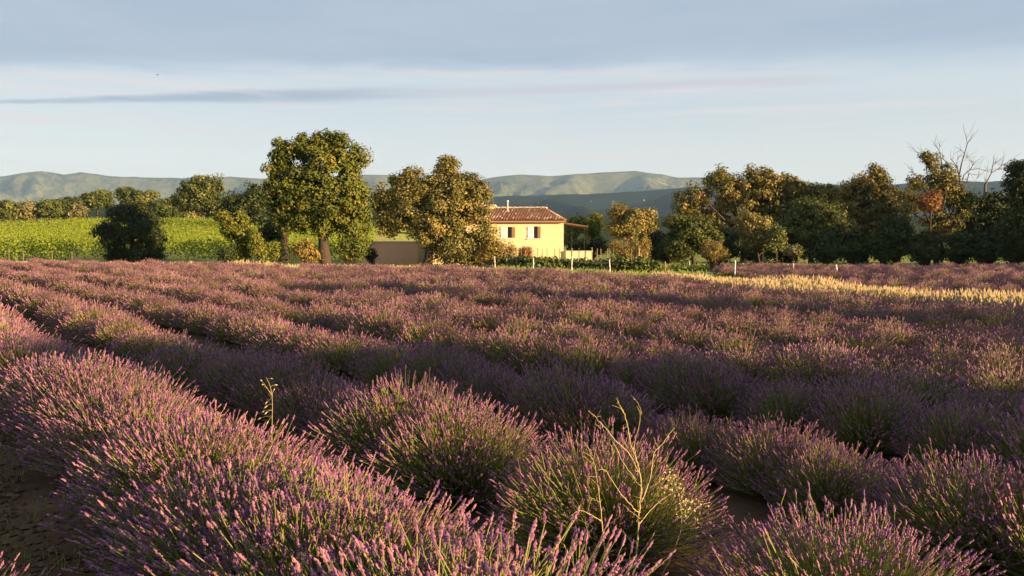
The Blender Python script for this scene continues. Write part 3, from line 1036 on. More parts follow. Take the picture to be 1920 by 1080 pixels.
# ================================================================== TREES
def tree(name, label, cat, base_px, Y, lobes, species, leaves, seed, leaf=0.22, trunk_r=0.16, clump=0.62, depth=0.8, bark=None, group=None, nclump=None,
         tintshift=0.0, lean=0.0, fork=None, shell=0.55, base_z=None, bush=False):
    """lobes: (px, py, rx, ry) ellipses seen in the picture, given real depth; the crown is leaves in clumps held by limbs"""
    rng = np.random.default_rng(seed)
    bx = (base_px - 960) / F * Y
    bz = gz(bx, Y) if base_z is None else base_z
    root = thing(name, (bx, Y, bz), label, cat, group)
    org = np.array([bx, Y, bz])
    m = Y / F
    vol, cen, rad = [], [], []
    for (lx, ly, rx, ry) in lobes:
        c_ = at(lx, ly, Y) - org
        r_ = np.array([rx * m, (rx * m * 0.5 + ry * m * 0.5) * depth, ry * m])
        cen.append(c_); rad.append(r_); vol.append((r_[0] * r_[2]) ** 0.7)
    vol = np.array(vol) / sum(vol)
    area = sum(r[0] * r[2] for r in rad) * math.pi
    n = nclump or int(np.clip(area / (clump ** 2) * 2.8, 10, 420))
    leaves, leaf = int(leaves * 1.26), leaf * 0.83
    cs = []
    tries = 0
    while len(cs) < n and tries < n * 40:
        tries += 1
        j = rng.choice(len(cen), p=vol)
        d = rng.normal(size=3)
        d /= np.linalg.norm(d)
        rr = (shell + (1 - shell) * rng.uniform()) if rng.uniform() < 0.8 else rng.uniform(0.1, 0.8)
        p = cen[j] + d * rad[j] * np.maximum(rr - clump * 0.35 / rad[j].max(), 0.05)
        if p[2] < 0.1:
            continue
        if cs and min(np.linalg.norm(p - q) for q in cs[-60:]) < clump * 0.42:
            continue
        cs.append(p)
    cs = np.array(cs)
    n = len(cs)
    # leaves
    per = max(6, leaves // n)
    cr = clump * rng.uniform(0.6, 1.25, n)
    C = np.repeat(cs, per, 0)
    R = np.repeat(cr, per)
    d = rng.normal(size=(n * per, 3))
    d /= np.linalg.norm(d, axis=1, keepdims=True)
    rr = rng.uniform(0.15, 1.0, n * per) ** 0.6
    sq = np.array([1.0, 1.0, 0.75])
    off = d * rr[:, None] * R[:, None] * sq
    pos = C + off + rng.normal(0, 0.05, (n * per, 3))
    cc = np.average(np.array(cen), axis=0, weights=vol)
    outw = pos - cc
    outw /= np.maximum(np.linalg.norm(outw, axis=1, keepdims=True), 1e-6)
    N = d * 0.75 + outw * 0.45 + np.array([0, 0, 0.30]) + rng.normal(0, 0.40, (n * per, 3))
    ct = rng.normal(0.42 + tintshift, 0.16, n)
    T = np.clip(np.repeat(ct, per) + rng.normal(0, 0.09, n * per), 0, 1)
    keep = pos[:, 2] > 0.02
    L = leaf * np.exp(rng.normal(0, 0.22, n * per))
    mb = MB()
    V, q, tt = leaf_quads(pos[keep], N[keep], L[keep], L[keep] * rng.uniform(0.5, 0.8, keep.sum()), T[keep], rng)
    mb.add(V, q, tt)
    mb.obj('crown', LEAVES[species], root)
    # wood
    wb = MB()
    top = np.array(cc) * np.array([1, 1, 1.0])
    if bush:
        for j in range(min(n, 26)):
            e = cs[rng.integers(n)]
            s = np.array([rng.normal(0, .08), rng.normal(0, .08), -0.05])
            mid = s * 0.5 + e * 0.5 + rng.normal(0, .08, 3)
            wb.tubes([s, mid, e], [[trunk_r * .5, trunk_r * .35, trunk_r * .12]], 5, 0.5)
        wb.obj('trunk', bark or M_BARK, root, True)
        return root
    low = min(c_[2] - r_[2] * 0.6 for c_, r_ in zip(cen, rad))
    fz = max(low, top[2] * 0.35) if fork is None else fork
    f = np.array([top[0] * 0.35 + lean * fz, top[1] * 0.2, fz])
    tp = [np.array([0, 0, -0.15]), np.array([0.02, 0, 0.12]), f * 0.45 + rng.normal(0, .04, 3), f, f * 0.45 + top * 0.55, top + np.array([0, 0, 0.3])]
    wb.tubes(np.array(tp), [[trunk_r * 1.55, trunk_r * 1.15, trunk_r, trunk_r * 0.85, trunk_r * 0.5, trunk_r * 0.2]], 9, 0.5)
    k = min(max(6, n // 7), 16)
    ids = [int(rng.integers(n))]
    dd = np.linalg.norm(cs - cs[ids[0]], axis=1)
    while len(ids) < k:
        j = int(np.argmax(dd))
        ids.append(j)
        dd = np.minimum(dd, np.linalg.norm(cs - cs[j], axis=1))
    lim = []
    for j in ids:
        u = rng.uniform(0.0, 0.9)
        s = f * (1 - u) + top * u
        e = cs[j]
        mid = s * 0.5 + e * 0.5 + np.array([0, 0, -0.08 * np.linalg.norm(e - s)]) + rng.normal(0, .12, 3)
        r0 = trunk_r * (0.52 - 0.25 * u)
        wb.tubes([s, s * 0.7 + mid * 0.3, mid, mid * .4 + e * .6, e], [[r0, r0 * .85, r0 * .65, r0 * .42, r0 * .18]], 6, 0.5)
        lim += [mid, mid * .4 + e * .6, e]
    lim = np.array(lim)
    for j in range(n):
        if j in ids:
            continue
        a = lim[int(np.argmin(np.linalg.norm(lim - cs[j], axis=1)))]
        mid = a * .5 + cs[j] * .5 + rng.normal(0, .07, 3)
        wb.tubes([a, mid, cs[j]], [[trunk_r * .17, trunk_r * .13, trunk_r * .06]], 4, 0.5)
    wb.obj('trunk', bark or M_BARK, root, True)
    return root


# --- behind the vineyard
G_BACK = 'trees and shrubs behind the vineyard'
back = [
    (-60, 150, [(-70, 392, 60, 22), (-40, 372, 30, 16)], 'green', 2600, 'large hedge bush at the far left behind the vineyard, cut by the frame'),
    (18, 148, [(12, 392, 28, 18)], 'green', 1500, 'rounded hedge bush at the left end behind the vineyard'),
    (52, 149, [(52, 394, 24, 17), (62, 386, 14, 10)], 'olive', 1500, 'olive-green hedge bush second from the left behind the vineyard'),
    (98, 149, [(98, 393, 28, 18), (85, 384, 14, 9)], 'green', 1800, 'broad two-humped hedge bush third from the left behind the vineyard'),
    (146, 150, [(146, 398, 20, 14)], 'olive', 1100, 'small round hedge bush just left of the big shaded bush'),
    (185, 158, [(180, 376, 36, 18), (192, 366, 22, 10)], 'green', 2600, 'oak crown above the hedge, left of the shaded bush'),
    (255, 160, [(255, 374, 42, 20), (240, 362, 24, 9), (280, 366, 22, 9)], 'green', 3000, 'wide oak crown rising right above the shaded bush'),
    (308, 156, [(305, 398, 26, 14), (300, 384, 16, 9)], 'green', 1500, 'small two-humped bush behind the vineyard right of the shaded bush'),
    (365, 152, [(362, 405, 28, 13), (350, 399, 14, 10)], 'olive', 1700, 'low hedge bush behind the vineyard below the dark oak'),
    (410, 152, [(408, 404, 26, 14)], 'olive', 1500, 'low hedge bush behind the vineyard beside the lime saplings'),
]
back += [
    (228, 151, [(226, 400, 26, 14)], 'green', 1500, 'low green hedge bush hidden half behind the shaded bush'),
    (278, 151, [(276, 402, 26, 13)], 'green', 1500, 'low green hedge bush at the right shoulder of the shaded bush'),
    (332, 151, [(332, 403, 26, 13)], 'green', 1500, 'low dark green hedge bush left of the round oak'),
    (440, 149, [(440, 402, 26, 15)], 'green', 1500, 'low green hedge bush right of the round oak'),
    (125, 156, [(125, 384, 34, 16)], 'dark', 1800, 'dark green tree top above the broad two-humped hedge bush'),
    (325, 158, [(322, 385, 30, 18)], 'dark', 1800, 'dark green tree top between the wide oak and the round oak'),
]
for i, (px, Y, lo, sp, lv, lab) in enumerate(back):
    tree('hedge_bush' if i not in (5, 6) else 'oak_tree', lab, 'bush' if i not in (5, 6) else 'tree', px, Y, lo, sp, lv * 2, 400 + i, leaf=0.55, trunk_r=0.2, clump=1.0, group=G_BACK, bush=i not in (5, 6))
tree('oak_tree', 'dark round oak standing behind the vineyard, left of the tall walnut', 'tree', 382, 140, [(375, 362, 46, 36), (392, 345, 34, 20), (352, 375, 26, 22), (415, 385, 28, 24)],
     'green', 9000, 420, leaf=0.5, trunk_r=0.35, clump=1.3, group=G_BACK)
tree('oak_tree', 'dark oak filling the gap between the round oak and the walnut', 'tree', 455, 110, [(452, 388, 40, 34), (478, 372, 30, 34), (430, 405, 26, 22), (500, 420, 34, 40)],
     'dark', 8500, 421, leaf=0.42, trunk_r=0.3, clump=1.1, group=G_BACK)

# --- left and middle trees
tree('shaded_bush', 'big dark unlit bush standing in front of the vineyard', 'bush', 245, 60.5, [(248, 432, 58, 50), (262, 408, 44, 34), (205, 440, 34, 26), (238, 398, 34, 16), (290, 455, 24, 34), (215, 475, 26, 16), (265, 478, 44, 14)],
     'dark', 15000, 430, leaf=0.21, trunk_r=0.16, clump=0.5)  # part of this bush's shade is put into its leaf colour
tree('small_dark_bush', 'small dark bush under the lime-green saplings', 'bush', 425, 45.0, [(424, 477, 20, 13)], 'dark', 900, 431, leaf=0.15, trunk_r=0.06, clump=0.25, bush=True)
tree('lime_sapling', 'yellow-green sapling leaning over the small dark bush', 'tree', 448, 46.5, [(432, 425, 22, 30), (452, 408, 14, 14), (460, 440, 20, 26), (415, 405, 14, 12), (455, 470, 16, 18)], 'lime', 4600, 432, leaf=0.17, trunk_r=0.06, clump=0.34)
tree('lime_sapling', 'slim yellow-green sapling next to the dry grass, left of the ivy trunk', 'tree', 484, 46.0, [(480, 455, 14, 28), (490, 470, 12, 18), (474, 436, 9, 12)], 'lime', 2200, 433, leaf=0.16, trunk_r=0.05, clump=0.3)
tree('lime_shrub', 'bright green shrub between the ivy trunk and the saplings', 'bush', 513, 46.5, [(512, 470, 12, 18)], 'lime', 900, 434, leaf=0.16, trunk_r=0.04, clump=0.28, bush=True)
tree('background_tree', 'tree with an ivy-clad trunk left of and behind the walnut', 'tree', 533, 60, [(520, 425, 34, 26), (545, 410, 30, 24), (500, 440, 22, 18)], 'dark', 6500, 435, leaf=0.22, trunk_r=0.42, clump=0.5, fork=2.6)
tree('golden_shrub', 'orange-brown shrub between the ivy trunk and the walnut trunk', 'bush', 575, 46.5, [(572, 468, 24, 20), (588, 478, 16, 14)], 'gold', 1700, 436, leaf=0.17, trunk_r=0.05, clump=0.3, bush=True)
tree('walnut_tree', 'tall walnut tree with a broad crown and straight dark trunk', 'tree', 610, 49.5,
     [(608, 300, 62, 44), (590, 268, 44, 20), (528, 300, 28, 18), (545, 345, 48, 46), (660, 310, 34, 36), (650, 360, 46, 46), (590, 385, 64, 42), (540, 410, 40, 26), (660, 415, 36, 40), (600, 425, 56, 22), (668, 452, 24, 26), (520, 375, 22, 26), (618, 340, 66, 60), (676, 385, 26, 50), (560, 378, 60, 50), (640, 420, 54, 30), (520, 330, 26, 40), (570, 300, 66, 46), (655, 300, 40, 44), (515, 365, 24, 50), (600, 370, 80, 60), (540, 280, 34, 24), (625, 262, 40, 20)],
     'walnut', 46000, 440, leaf=0.21, trunk_r=0.34, clump=0.58, fork=2.7, shell=0.6)
tree('drooping_shrub', 'brown-green shrub hanging low on the right of the walnut trunk', 'bush', 655, 46.5, [(650, 468, 26, 22), (676, 462, 16, 26)], 'walnut', 2600, 441, leaf=0.17, trunk_r=0.05, clump=0.32, bush=True)
tree('dark_shrub', 'dark shrub at the left end of the pink garden wall', 'bush', 697, 55, [(696, 478, 13, 14)], 'dark', 800, 442, leaf=0.15, trunk_r=0.05, clump=0.25, bush=True)
tree('holm_oak_tree', 'dense golden-brown holm oak beside the yellow house', 'tree', 800, 50.5,
     [(785, 352, 62, 36), (838, 318, 26, 30), (840, 300, 12, 14), (755, 380, 58, 46), (845, 390, 58, 60), (895, 372, 26, 40), (885, 425, 46, 60), (735, 415, 38, 34), (810, 435, 60, 40), (860, 462, 56, 34),
      (905, 445, 26, 44), (715, 372, 20, 30), (838, 480, 42, 16), (870, 484, 54, 12), (900, 476, 24, 20), (800, 385, 90, 50), (840, 345, 44, 36), (875, 350, 36, 26), (770, 335, 40, 22)],
     'holm', 48000, 445, leaf=0.18, trunk_r=0.30, clump=0.6, fork=1.2, shell=0.6, lean=-0.12, depth=0.65)
tree('yellow_bush', 'large yellow-brown bush covering the foot of the house wall', 'bush', 935, 50, [(925, 468, 26, 26), (950, 470, 20, 22), (905, 480, 18, 16)], 'gold', 3800, 446, leaf=0.13, trunk_r=0.05, clump=0.28, bush=True)
tree('round_bush', 'small round red-brown bush against the yellow house wall', 'bush', 985, 50.5, [(985, 476, 17, 14)], 'rust', 1300, 447, leaf=0.12, trunk_r=0.04, clump=0.22, bush=True)

# --- behind and right of the house
tree('poplar_sapling', 'bright yellow-green young tree seen under the pergola roof', 'tree', 1083, 74, [(1080, 425, 20, 24), (1070, 440, 14, 26)], 'lime', 2800, 450, leaf=0.26, trunk_r=0.1, clump=0.5)
tree('poplar_sapling', 'bright yellow-green young tree right of the pergola', 'tree', 1112, 76, [(1112, 428, 20, 28), (1120, 410, 12, 12)], 'lime', 2800, 451, leaf=0.26, trunk_r=0.1, clump=0.5)
tree('shaded_shrub', 'dark shrub behind the pergola and its low wall', 'bush', 1100, 68, [(1085, 462, 30, 18), (1118, 462, 28, 18)], 'dark', 2400, 452, leaf=0.22, trunk_r=0.08, clump=0.45, bush=True)
tree('golden_oak_tree', 'orange-lit oak standing alone right of the house', 'tree', 1185, 60, [(1180, 412, 42, 28), (1160, 396, 24, 16), (1205, 408, 30, 22), (1172, 432, 38, 20), (1215, 420, 18, 18)], 'holm', 11000, 453, leaf=0.2, trunk_r=0.18, clump=0.45, tintshift=0.12)
tree('tamarisk_bush', 'feathery golden shrub in front of the lone orange-lit oak', 'bush', 1180, 50, [(1165, 468, 26, 20), (1200, 468, 24, 24), (1212, 452, 10, 16), (1150, 462, 12, 14), (1185, 482, 30, 12)], 'gold', 4200, 454, leaf=0.12, trunk_r=0.05, clump=0.26, bush=True)
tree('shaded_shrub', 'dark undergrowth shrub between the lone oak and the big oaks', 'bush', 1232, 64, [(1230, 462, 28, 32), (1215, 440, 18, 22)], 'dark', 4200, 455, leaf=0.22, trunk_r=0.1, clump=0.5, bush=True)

G_RIGHT = 'trees along the right edge of the fields'
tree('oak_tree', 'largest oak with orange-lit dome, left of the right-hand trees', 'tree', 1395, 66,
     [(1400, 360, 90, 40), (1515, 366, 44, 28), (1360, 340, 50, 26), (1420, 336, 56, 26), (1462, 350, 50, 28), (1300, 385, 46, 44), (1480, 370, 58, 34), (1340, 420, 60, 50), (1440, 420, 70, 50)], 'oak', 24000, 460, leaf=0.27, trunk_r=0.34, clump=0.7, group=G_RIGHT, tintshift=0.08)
tree('green_oak_tree', 'mid-height green tree in front of the largest oak', 'tree', 1300, 60, [(1300, 430, 44, 32), (1270, 415, 26, 18), (1325, 455, 34, 34), (1275, 465, 36, 28)], 'green', 9000, 461, leaf=0.22, trunk_r=0.16, clump=0.5, group=G_RIGHT)
tree('green_oak_tree', 'sage-green tree with pale sunlit top, centre of the right-hand trees', 'tree', 1520, 60, [(1520, 398, 64, 26), (1505, 388, 40, 16), (1555, 420, 44, 40), (1500, 440, 54, 44)], 'green', 12000, 462, leaf=0.22, trunk_r=0.2, clump=0.52, group=G_RIGHT)
tree('oak_tree', 'oak with a thin leafy spire on top, right-hand trees', 'tree', 1620, 64, [(1618, 352, 52, 24), (1640, 322, 10, 22), (1648, 335, 24, 16), (1590, 380, 46, 36), (1640, 400, 50, 50), (1600, 440, 54, 46), (1562, 372, 36, 30), (1676, 378, 30, 34), (1610, 345, 40, 18)], 'oak', 17000, 463, leaf=0.24, trunk_r=0.28, clump=0.55, group=G_RIGHT, tintshift=0.08)
tree('dark_round_bush', 'dark round bush at the foot of the right-hand trees', 'bush', 1680, 57, [(1680, 432, 42, 40), (1675, 465, 40, 26)], 'dark', 7000, 464, leaf=0.2, trunk_r=0.12, clump=0.48, group=G_RIGHT, bush=True)
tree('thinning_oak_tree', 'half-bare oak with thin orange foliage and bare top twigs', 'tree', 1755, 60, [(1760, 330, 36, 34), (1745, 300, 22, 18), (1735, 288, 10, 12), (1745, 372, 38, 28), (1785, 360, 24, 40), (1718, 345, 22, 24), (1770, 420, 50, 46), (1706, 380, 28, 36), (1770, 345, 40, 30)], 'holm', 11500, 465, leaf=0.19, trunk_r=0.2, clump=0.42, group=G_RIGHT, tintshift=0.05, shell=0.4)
tree('rusty_bush', 'rust-coloured sunlit shrub crown below the half-bare oak', 'tree', 1742, 58, [(1742, 378, 24, 22), (1750, 366, 18, 12)], 'rust', 1900, 466, leaf=0.18, trunk_r=0.08, clump=0.34, group=G_RIGHT)
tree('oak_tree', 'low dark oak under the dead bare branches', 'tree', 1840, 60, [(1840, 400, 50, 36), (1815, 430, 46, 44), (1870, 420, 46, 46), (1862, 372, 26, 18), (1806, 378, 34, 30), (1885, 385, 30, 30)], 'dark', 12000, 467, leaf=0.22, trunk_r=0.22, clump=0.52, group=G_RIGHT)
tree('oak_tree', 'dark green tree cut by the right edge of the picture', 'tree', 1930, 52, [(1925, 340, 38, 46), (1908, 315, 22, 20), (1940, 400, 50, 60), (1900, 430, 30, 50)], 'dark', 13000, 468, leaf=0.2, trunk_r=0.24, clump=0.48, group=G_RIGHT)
UNDER = [(1252, 62, 30), (1350, 62, 44), (1420, 62, 46), (1478, 62, 40), (1545, 58, 36), (1600, 58, 40), (1655, 57, 34), (1735, 56, 40), (1795, 56, 36), (1850, 55, 40), (1905, 53, 36)]
UNAME = ['at the left end', 'behind the golden round bush', 'behind the fruit trees', 'right of the fruit trees', 'below the sage-green tree', 'below the spired oak', 'left of the dark round bush',
         'below the rusty crown', 'below the half-bare oak', 'below the dead branches', 'at the right edge of the picture']
for i, ((px, Y, w), nm) in enumerate(zip(UNDER, UNAME)):
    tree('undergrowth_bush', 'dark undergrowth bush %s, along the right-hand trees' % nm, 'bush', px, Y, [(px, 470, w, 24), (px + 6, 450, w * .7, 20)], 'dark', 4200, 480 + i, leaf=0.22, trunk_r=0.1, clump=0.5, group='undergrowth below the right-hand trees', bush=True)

# fruit trees, bushes and a small olive standing free in the sun
tree('fruit_tree', 'sunlit orange-topped fruit tree with several trunks beside the meadow', 'tree', 1425, 50, [(1415, 425, 40, 28), (1400, 408, 24, 18), (1430, 445, 38, 24), (1408, 455, 24, 14)], 'holm', 6500, 500, leaf=0.16, trunk_r=0.08, clump=0.36, fork=0.9, tintshift=0.1)
tree('fruit_tree', 'shorter green fruit tree with a pale leaning trunk', 'tree', 1456, 49, [(1455, 440, 20, 20), (1450, 460, 22, 12), (1462, 455, 14, 16)], 'green', 2600, 501, leaf=0.16, trunk_r=0.07, clump=0.32, fork=0.9, tintshift=0.2)
tree('round_golden_bush', 'round golden bush standing alone on the meadow', 'bush', 1340, 46, [(1340, 474, 27, 24), (1330, 466, 16, 16)], 'gold', 4200, 502, leaf=0.10, trunk_r=0.05, clump=0.22, bush=True, tintshift=-0.05)
tree('small_olive_tree', 'small olive tree with a thin trunk at the edge of the far lavender', 'tree', 1488, 44, [(1487, 468, 18, 9), (1478, 472, 10, 7), (1497, 473, 8, 6)], 'olive', 900, 503, leaf=0.12, trunk_r=0.035, clump=0.17, fork=0.75)

# --- trees that stand out of the picture to the right and throw the shadows
def shadow_point(x, y, h):
    """place of a crown at height h whose shadow falls on (x, y)"""
    t = h / math.tan(SUN_EL)
    return x + math.sin(SUN_AZ) * t, y + math.cos(SUN_AZ) * t

def pine(x, y, h, r, thick, seed, label, n=3400, length=None):
    rng = np.random.default_rng(seed)
    root = thing('umbrella_pine', (x, y, gz(x, y)), label, 'tree', 'pines behind the viewer')
    mb = MB()
    a = rng.uniform(0, 6.283, n)
    q = np.sqrt(rng.uniform(0, 1, n))
    zt = rng.uniform(-1, 1, n) * np.sqrt(1 - q ** 2 * 0.85)
    C = np.stack([np.cos(a) * q * r, np.sin(a) * q * r, h + zt * thick * 0.5], 1)
    V, qq, T = leaf_quads(C, rng.normal(size=(n, 3)), rng.uniform(0.25, 0.5, n), 0.2, rng.uniform(0, 1, n), rng)
    mb.add(V, qq, T)
    mb.obj('crown', LEAVES['pine'], root)
    wb = MB()
    wb.tubes([[0, 0, -0.2], [0.1, 0, h * .3], [0.0, 0.1, h * .7], [0, 0, h]], [[.2, .15, .11, .05]], 7, 0.5)
    for j in range(9):
        b = rng.uniform(0, 6.283)
        wb.tubes([[0, 0, h - thick * .9], [math.cos(b) * r * .4, math.sin(b) * r * .4, h - thick * .35], [math.cos(b) * r * .8, math.sin(b) * r * .8, h - thick * .05]], [[.06, .045, .02]], 5, 0.5)
    wb.obj('trunk', M_BARK, root, True)

PINES = [  # shadow target x, y, crown height, radius, thickness
    (-4.6, 8.8, 8.2, 1.05, 0.8), (-2.0, 8.0, 8.0, 1.2, 0.8), (0.5, 7.4, 7.8, 1.15, 0.7), (2.7, 7.1, 8.6, 1.1, 0.7), (4.8, 6.7, 9.0, 1.1, 0.7), (7.0, 6.1, 8.4, 1.1, 0.7),
    (-4.8, 21.4, 9.4, 1.0, 0.75), (0.3, 19.2, 9.6, 1.1, 0.8), (2.8, 18.2, 9.2, 1.0, 0.8), (6.0, 17.2, 9.6, 1.1, 0.75), (8.4, 15.8, 9.0, 0.9, 0.7),
]
ORD = ['first', 'second', 'third', 'fourth', 'fifth', 'sixth', 'seventh', 'eighth', 'ninth', 'tenth', 'eleventh']
for i, (tx, ty, h, r, th) in enumerate(PINES):
    x, y = shadow_point(tx, ty, h - 0.5)
    pine(x, y, h, r, th, 600 + i, 'tall umbrella pine behind the viewer, %s of the row whose shadows cross the field' % ORD[i])

def side_oaks():
    for i, (X, Y, h) in enumerate([(40, 49.5, 4.6), (46, 48, 5.0), (53, 46, 5.4), (60, 43.5, 6.0), (68, 40.5, 6.4), (77, 37, 7.0), (87, 33, 7.6), (46, 55, 5.0), (55, 53, 5.4), (65, 50, 6.0), (76, 46, 6.8)]):
        rng = np.random.default_rng(700 + i)
        root = thing('roadside_oak', (X, Y, gz(X, Y)), 'oak past the right edge of the picture, %s along the treeline' % ORD[i], 'tree', 'oaks continuing the right-hand treeline')
        n = 2600
        d = rng.normal(size=(n, 3)); d /= np.linalg.norm(d, axis=1, keepdims=True)
        C = d * (rng.uniform(0.3, 1, n) ** .5)[:, None] * np.array([3.6, 3.0, h * .45]) + np.array([0, 0, h * .52])
        C += 0.35 * np.sin(C[:, ::-1] * 2.1 + i)
        mb = MB()
        V, q, T = leaf_quads(C, d + rng.normal(0, .5, (n, 3)), 0.7, 0.48, rng.uniform(0, 1, n), rng)
        mb.add(V, q, T)
        mb.obj('crown', LEAVES['dark'], root)
        wb = MB().tubes([[0, 0, -.2], [0.05, 0, 1.2], [0, 0.1, 3], [0.1, 0, h * .7]], [[.35, .25, .2, .08]], 8, .5)
        for j in range(7):
            b = rng.uniform(0, 6.28)
            wb.tubes([[0, 0, 2.0 + j * .3], [math.cos(b) * 1.2, math.sin(b) * 1.2, 3 + j * .35], [math.cos(b) * 2.6, math.sin(b) * 2.2, 4 + j * .35]], [[.11, .08, .03]], 5, .5)
        wb.obj('trunk', M_BARK, root, True)
side_oaks()


# --- dead bare branches above the right-hand trees
def px_branches(mb, polys, Y, org, rngs, r_scale=1.0, sides=5):
    for pts, r0, r1, dy in polys:
        P = []
        for j, (a, b) in enumerate(pts):
            P.append(at(a, b, Y + dy * j / max(1, len(pts) - 1)) - org)
        k = len(P)
        mb.tubes(np.array(P), np.linspace(r0, r1, k)[None] * r_scale * 0.8, sides, float(rngs.uniform(.3, .8)))
        if r1 < 0.04:      # fine side twigs
            for _ in range(5):
                u = rngs.uniform(0.35, 1.0) * (k - 1)
                j = min(int(u), k - 2)
                q = P[j] * (1 - (u - j)) + P[j + 1] * (u - j)
                d = (P[j + 1] - P[j]) / max(np.linalg.norm(P[j + 1] - P[j]), 1e-6) + rngs.normal(0, .6, 3)
                d[2] += 0.25
                L = rngs.uniform(.25, .75)
                mb.tubes([q, q + d * L * .5 + rngs.normal(0, .03, 3), q + d * L], [[.013, .010, .005]], 4, .5)

def z3(a, b):      # coordinates read off an enlargement of the picture's upper right
    return (1700 + a / 6.355, 250 + b / 6.355)

def dead_tree():
    Y = 61.0
    org = at(1803, 400, Y)
    org[2] = gz(org[0], Y)
    root = thing('dead_tree', org, 'bare grey dead tree with forked branches against the sky', 'tree', G_RIGHT)
    rng = np.random.default_rng(77)
    mb = MB()
    base = (1803, 492)
    px_branches(mb, [([base, (1802, 440), (1801, 392), z3(640, 650)], 0.22, 0.10, 0.0)], Y, org, rng, 1, 8)
    mb.obj('trunk', M_DEADWOOD, root, True)
    br = [
        ([z3(640, 650), z3(625, 510), z3(600, 400), z3(560, 345), z3(520, 300)], .085, .025, .6),
        ([z3(625, 510), z3(650, 380), z3(690, 240), z3(725, 120), z3(775, 60)], .08, .016, -.5),
        ([z3(725, 120), z3(712, 70), z3(705, 40)], .03, .012, .2),
        ([z3(690, 240), z3(660, 205), z3(640, 195)], .025, .01, .2),
        ([z3(600, 400), z3(545, 460), z3(525, 430), z3(540, 340)], .04, .012, -.4),
        ([z3(600, 400), z3(598, 330), z3(620, 275)], .035, .012, .3),
        ([z3(640, 640), z3(680, 500), z3(745, 440), z3(850, 418), z3(980, 460)], .06, .03, .7),
        ([z3(745, 440), z3(785, 390), z3(820, 330)], .045, .014, -.3),
        ([z3(785, 390), z3(775, 325)], .025, .012, .2),
        ([z3(680, 680), z3(715, 580), z3(745, 470), z3(790, 495)], .075, .016, -.8),
        ([z3(690, 330), z3(720, 290), z3(735, 255)], .02, .01, .2),
        ([z3(640, 650), z3(590, 610), z3(565, 560)], .07, .03, .3),
        ([z3(720, 770), z3(760, 690), z3(785, 650)], .07, .03, .2),
        ([z3(820, 560), z3(850, 520)], .02, .01, .1),
    ]
    for b in br:
        m2 = MB()
        px_branches(m2, [b], Y, org, rng)
        m2.obj('branch', M_DEADWOOD, root, True)
    Y2 = 60.0
    org2 = at(1848, 400, Y2); org2[2] = gz(org2[0], Y2)
    root = thing('dead_tree', org2, 'smaller dead bare tree with a curved limb, next to the tree at the right edge', 'tree', G_RIGHT)
    mb = MB()
    px_branches(mb, [([(1848, 492), (1847, 420), z3(935, 620), z3(960, 570)], 0.18, 0.075, 0.0)], Y2, org2, rng, 1, 8)
    mb.obj('trunk', M_DEADWOOD, root, True)
    for b in [([z3(960, 570), z3(1010, 470), z3(1025, 380), z3(1045, 290)], .07, .014, .4),
              ([z3(1010, 470), z3(1080, 430), z3(1180, 420), z3(1215, 415)], .055, .02, .5),
              ([z3(1080, 430), z3(1130, 385), z3(1160, 370)], .03, .012, -.3),
              ([z3(1025, 400), z3(1050, 360), z3(1065, 345)], .025, .012, .2),
              ([z3(980, 520), z3(940, 590), z3(930, 560)], .03, .012, .2),
              ([z3(1100, 420), z3(1125, 400), z3(1140, 360)], .02, .01, .2)]:
        m2 = MB()
        px_branches(m2, [b], Y2, org2, rng)
        m2.obj('branch', M_DEADWOOD, root, True)
    # bare twigs of the half-bare oak: a third small dead tree
    Y3 = 60.5
    org3 = at(1765, 400, Y3); org3[2] = gz(org3[0], Y3)
    root = thing('dead_tree', org3, 'bare twigs sticking out above the half-bare oak', 'tree', G_RIGHT)
    mb = MB()
    px_branches(mb, [([(1765, 492), (1768, 400), z3(430, 480), z3(410, 300)], 0.14, 0.05, 0.0)], Y3, org3, rng, 1, 8)
    mb.obj('trunk', M_DEADWOOD, root, True)
    for b in [([z3(410, 300), z3(385, 200), z3(340, 140), z3(310, 90)], .045, .014, .3), ([z3(385, 200), z3(400, 150)], .022, .01, .1),
              ([z3(400, 330), z3(280, 270), z3(180, 240), z3(120, 230), z3(85, 180)], .045, .012, .5), ([z3(120, 520), z3(80, 470), z3(50, 400)], .03, .012, .2)]:
        m2 = MB()
        px_branches(m2, [b], Y3, org3, rng)
        m2.obj('branch', M_DEADWOOD, root, True)
dead_tree()


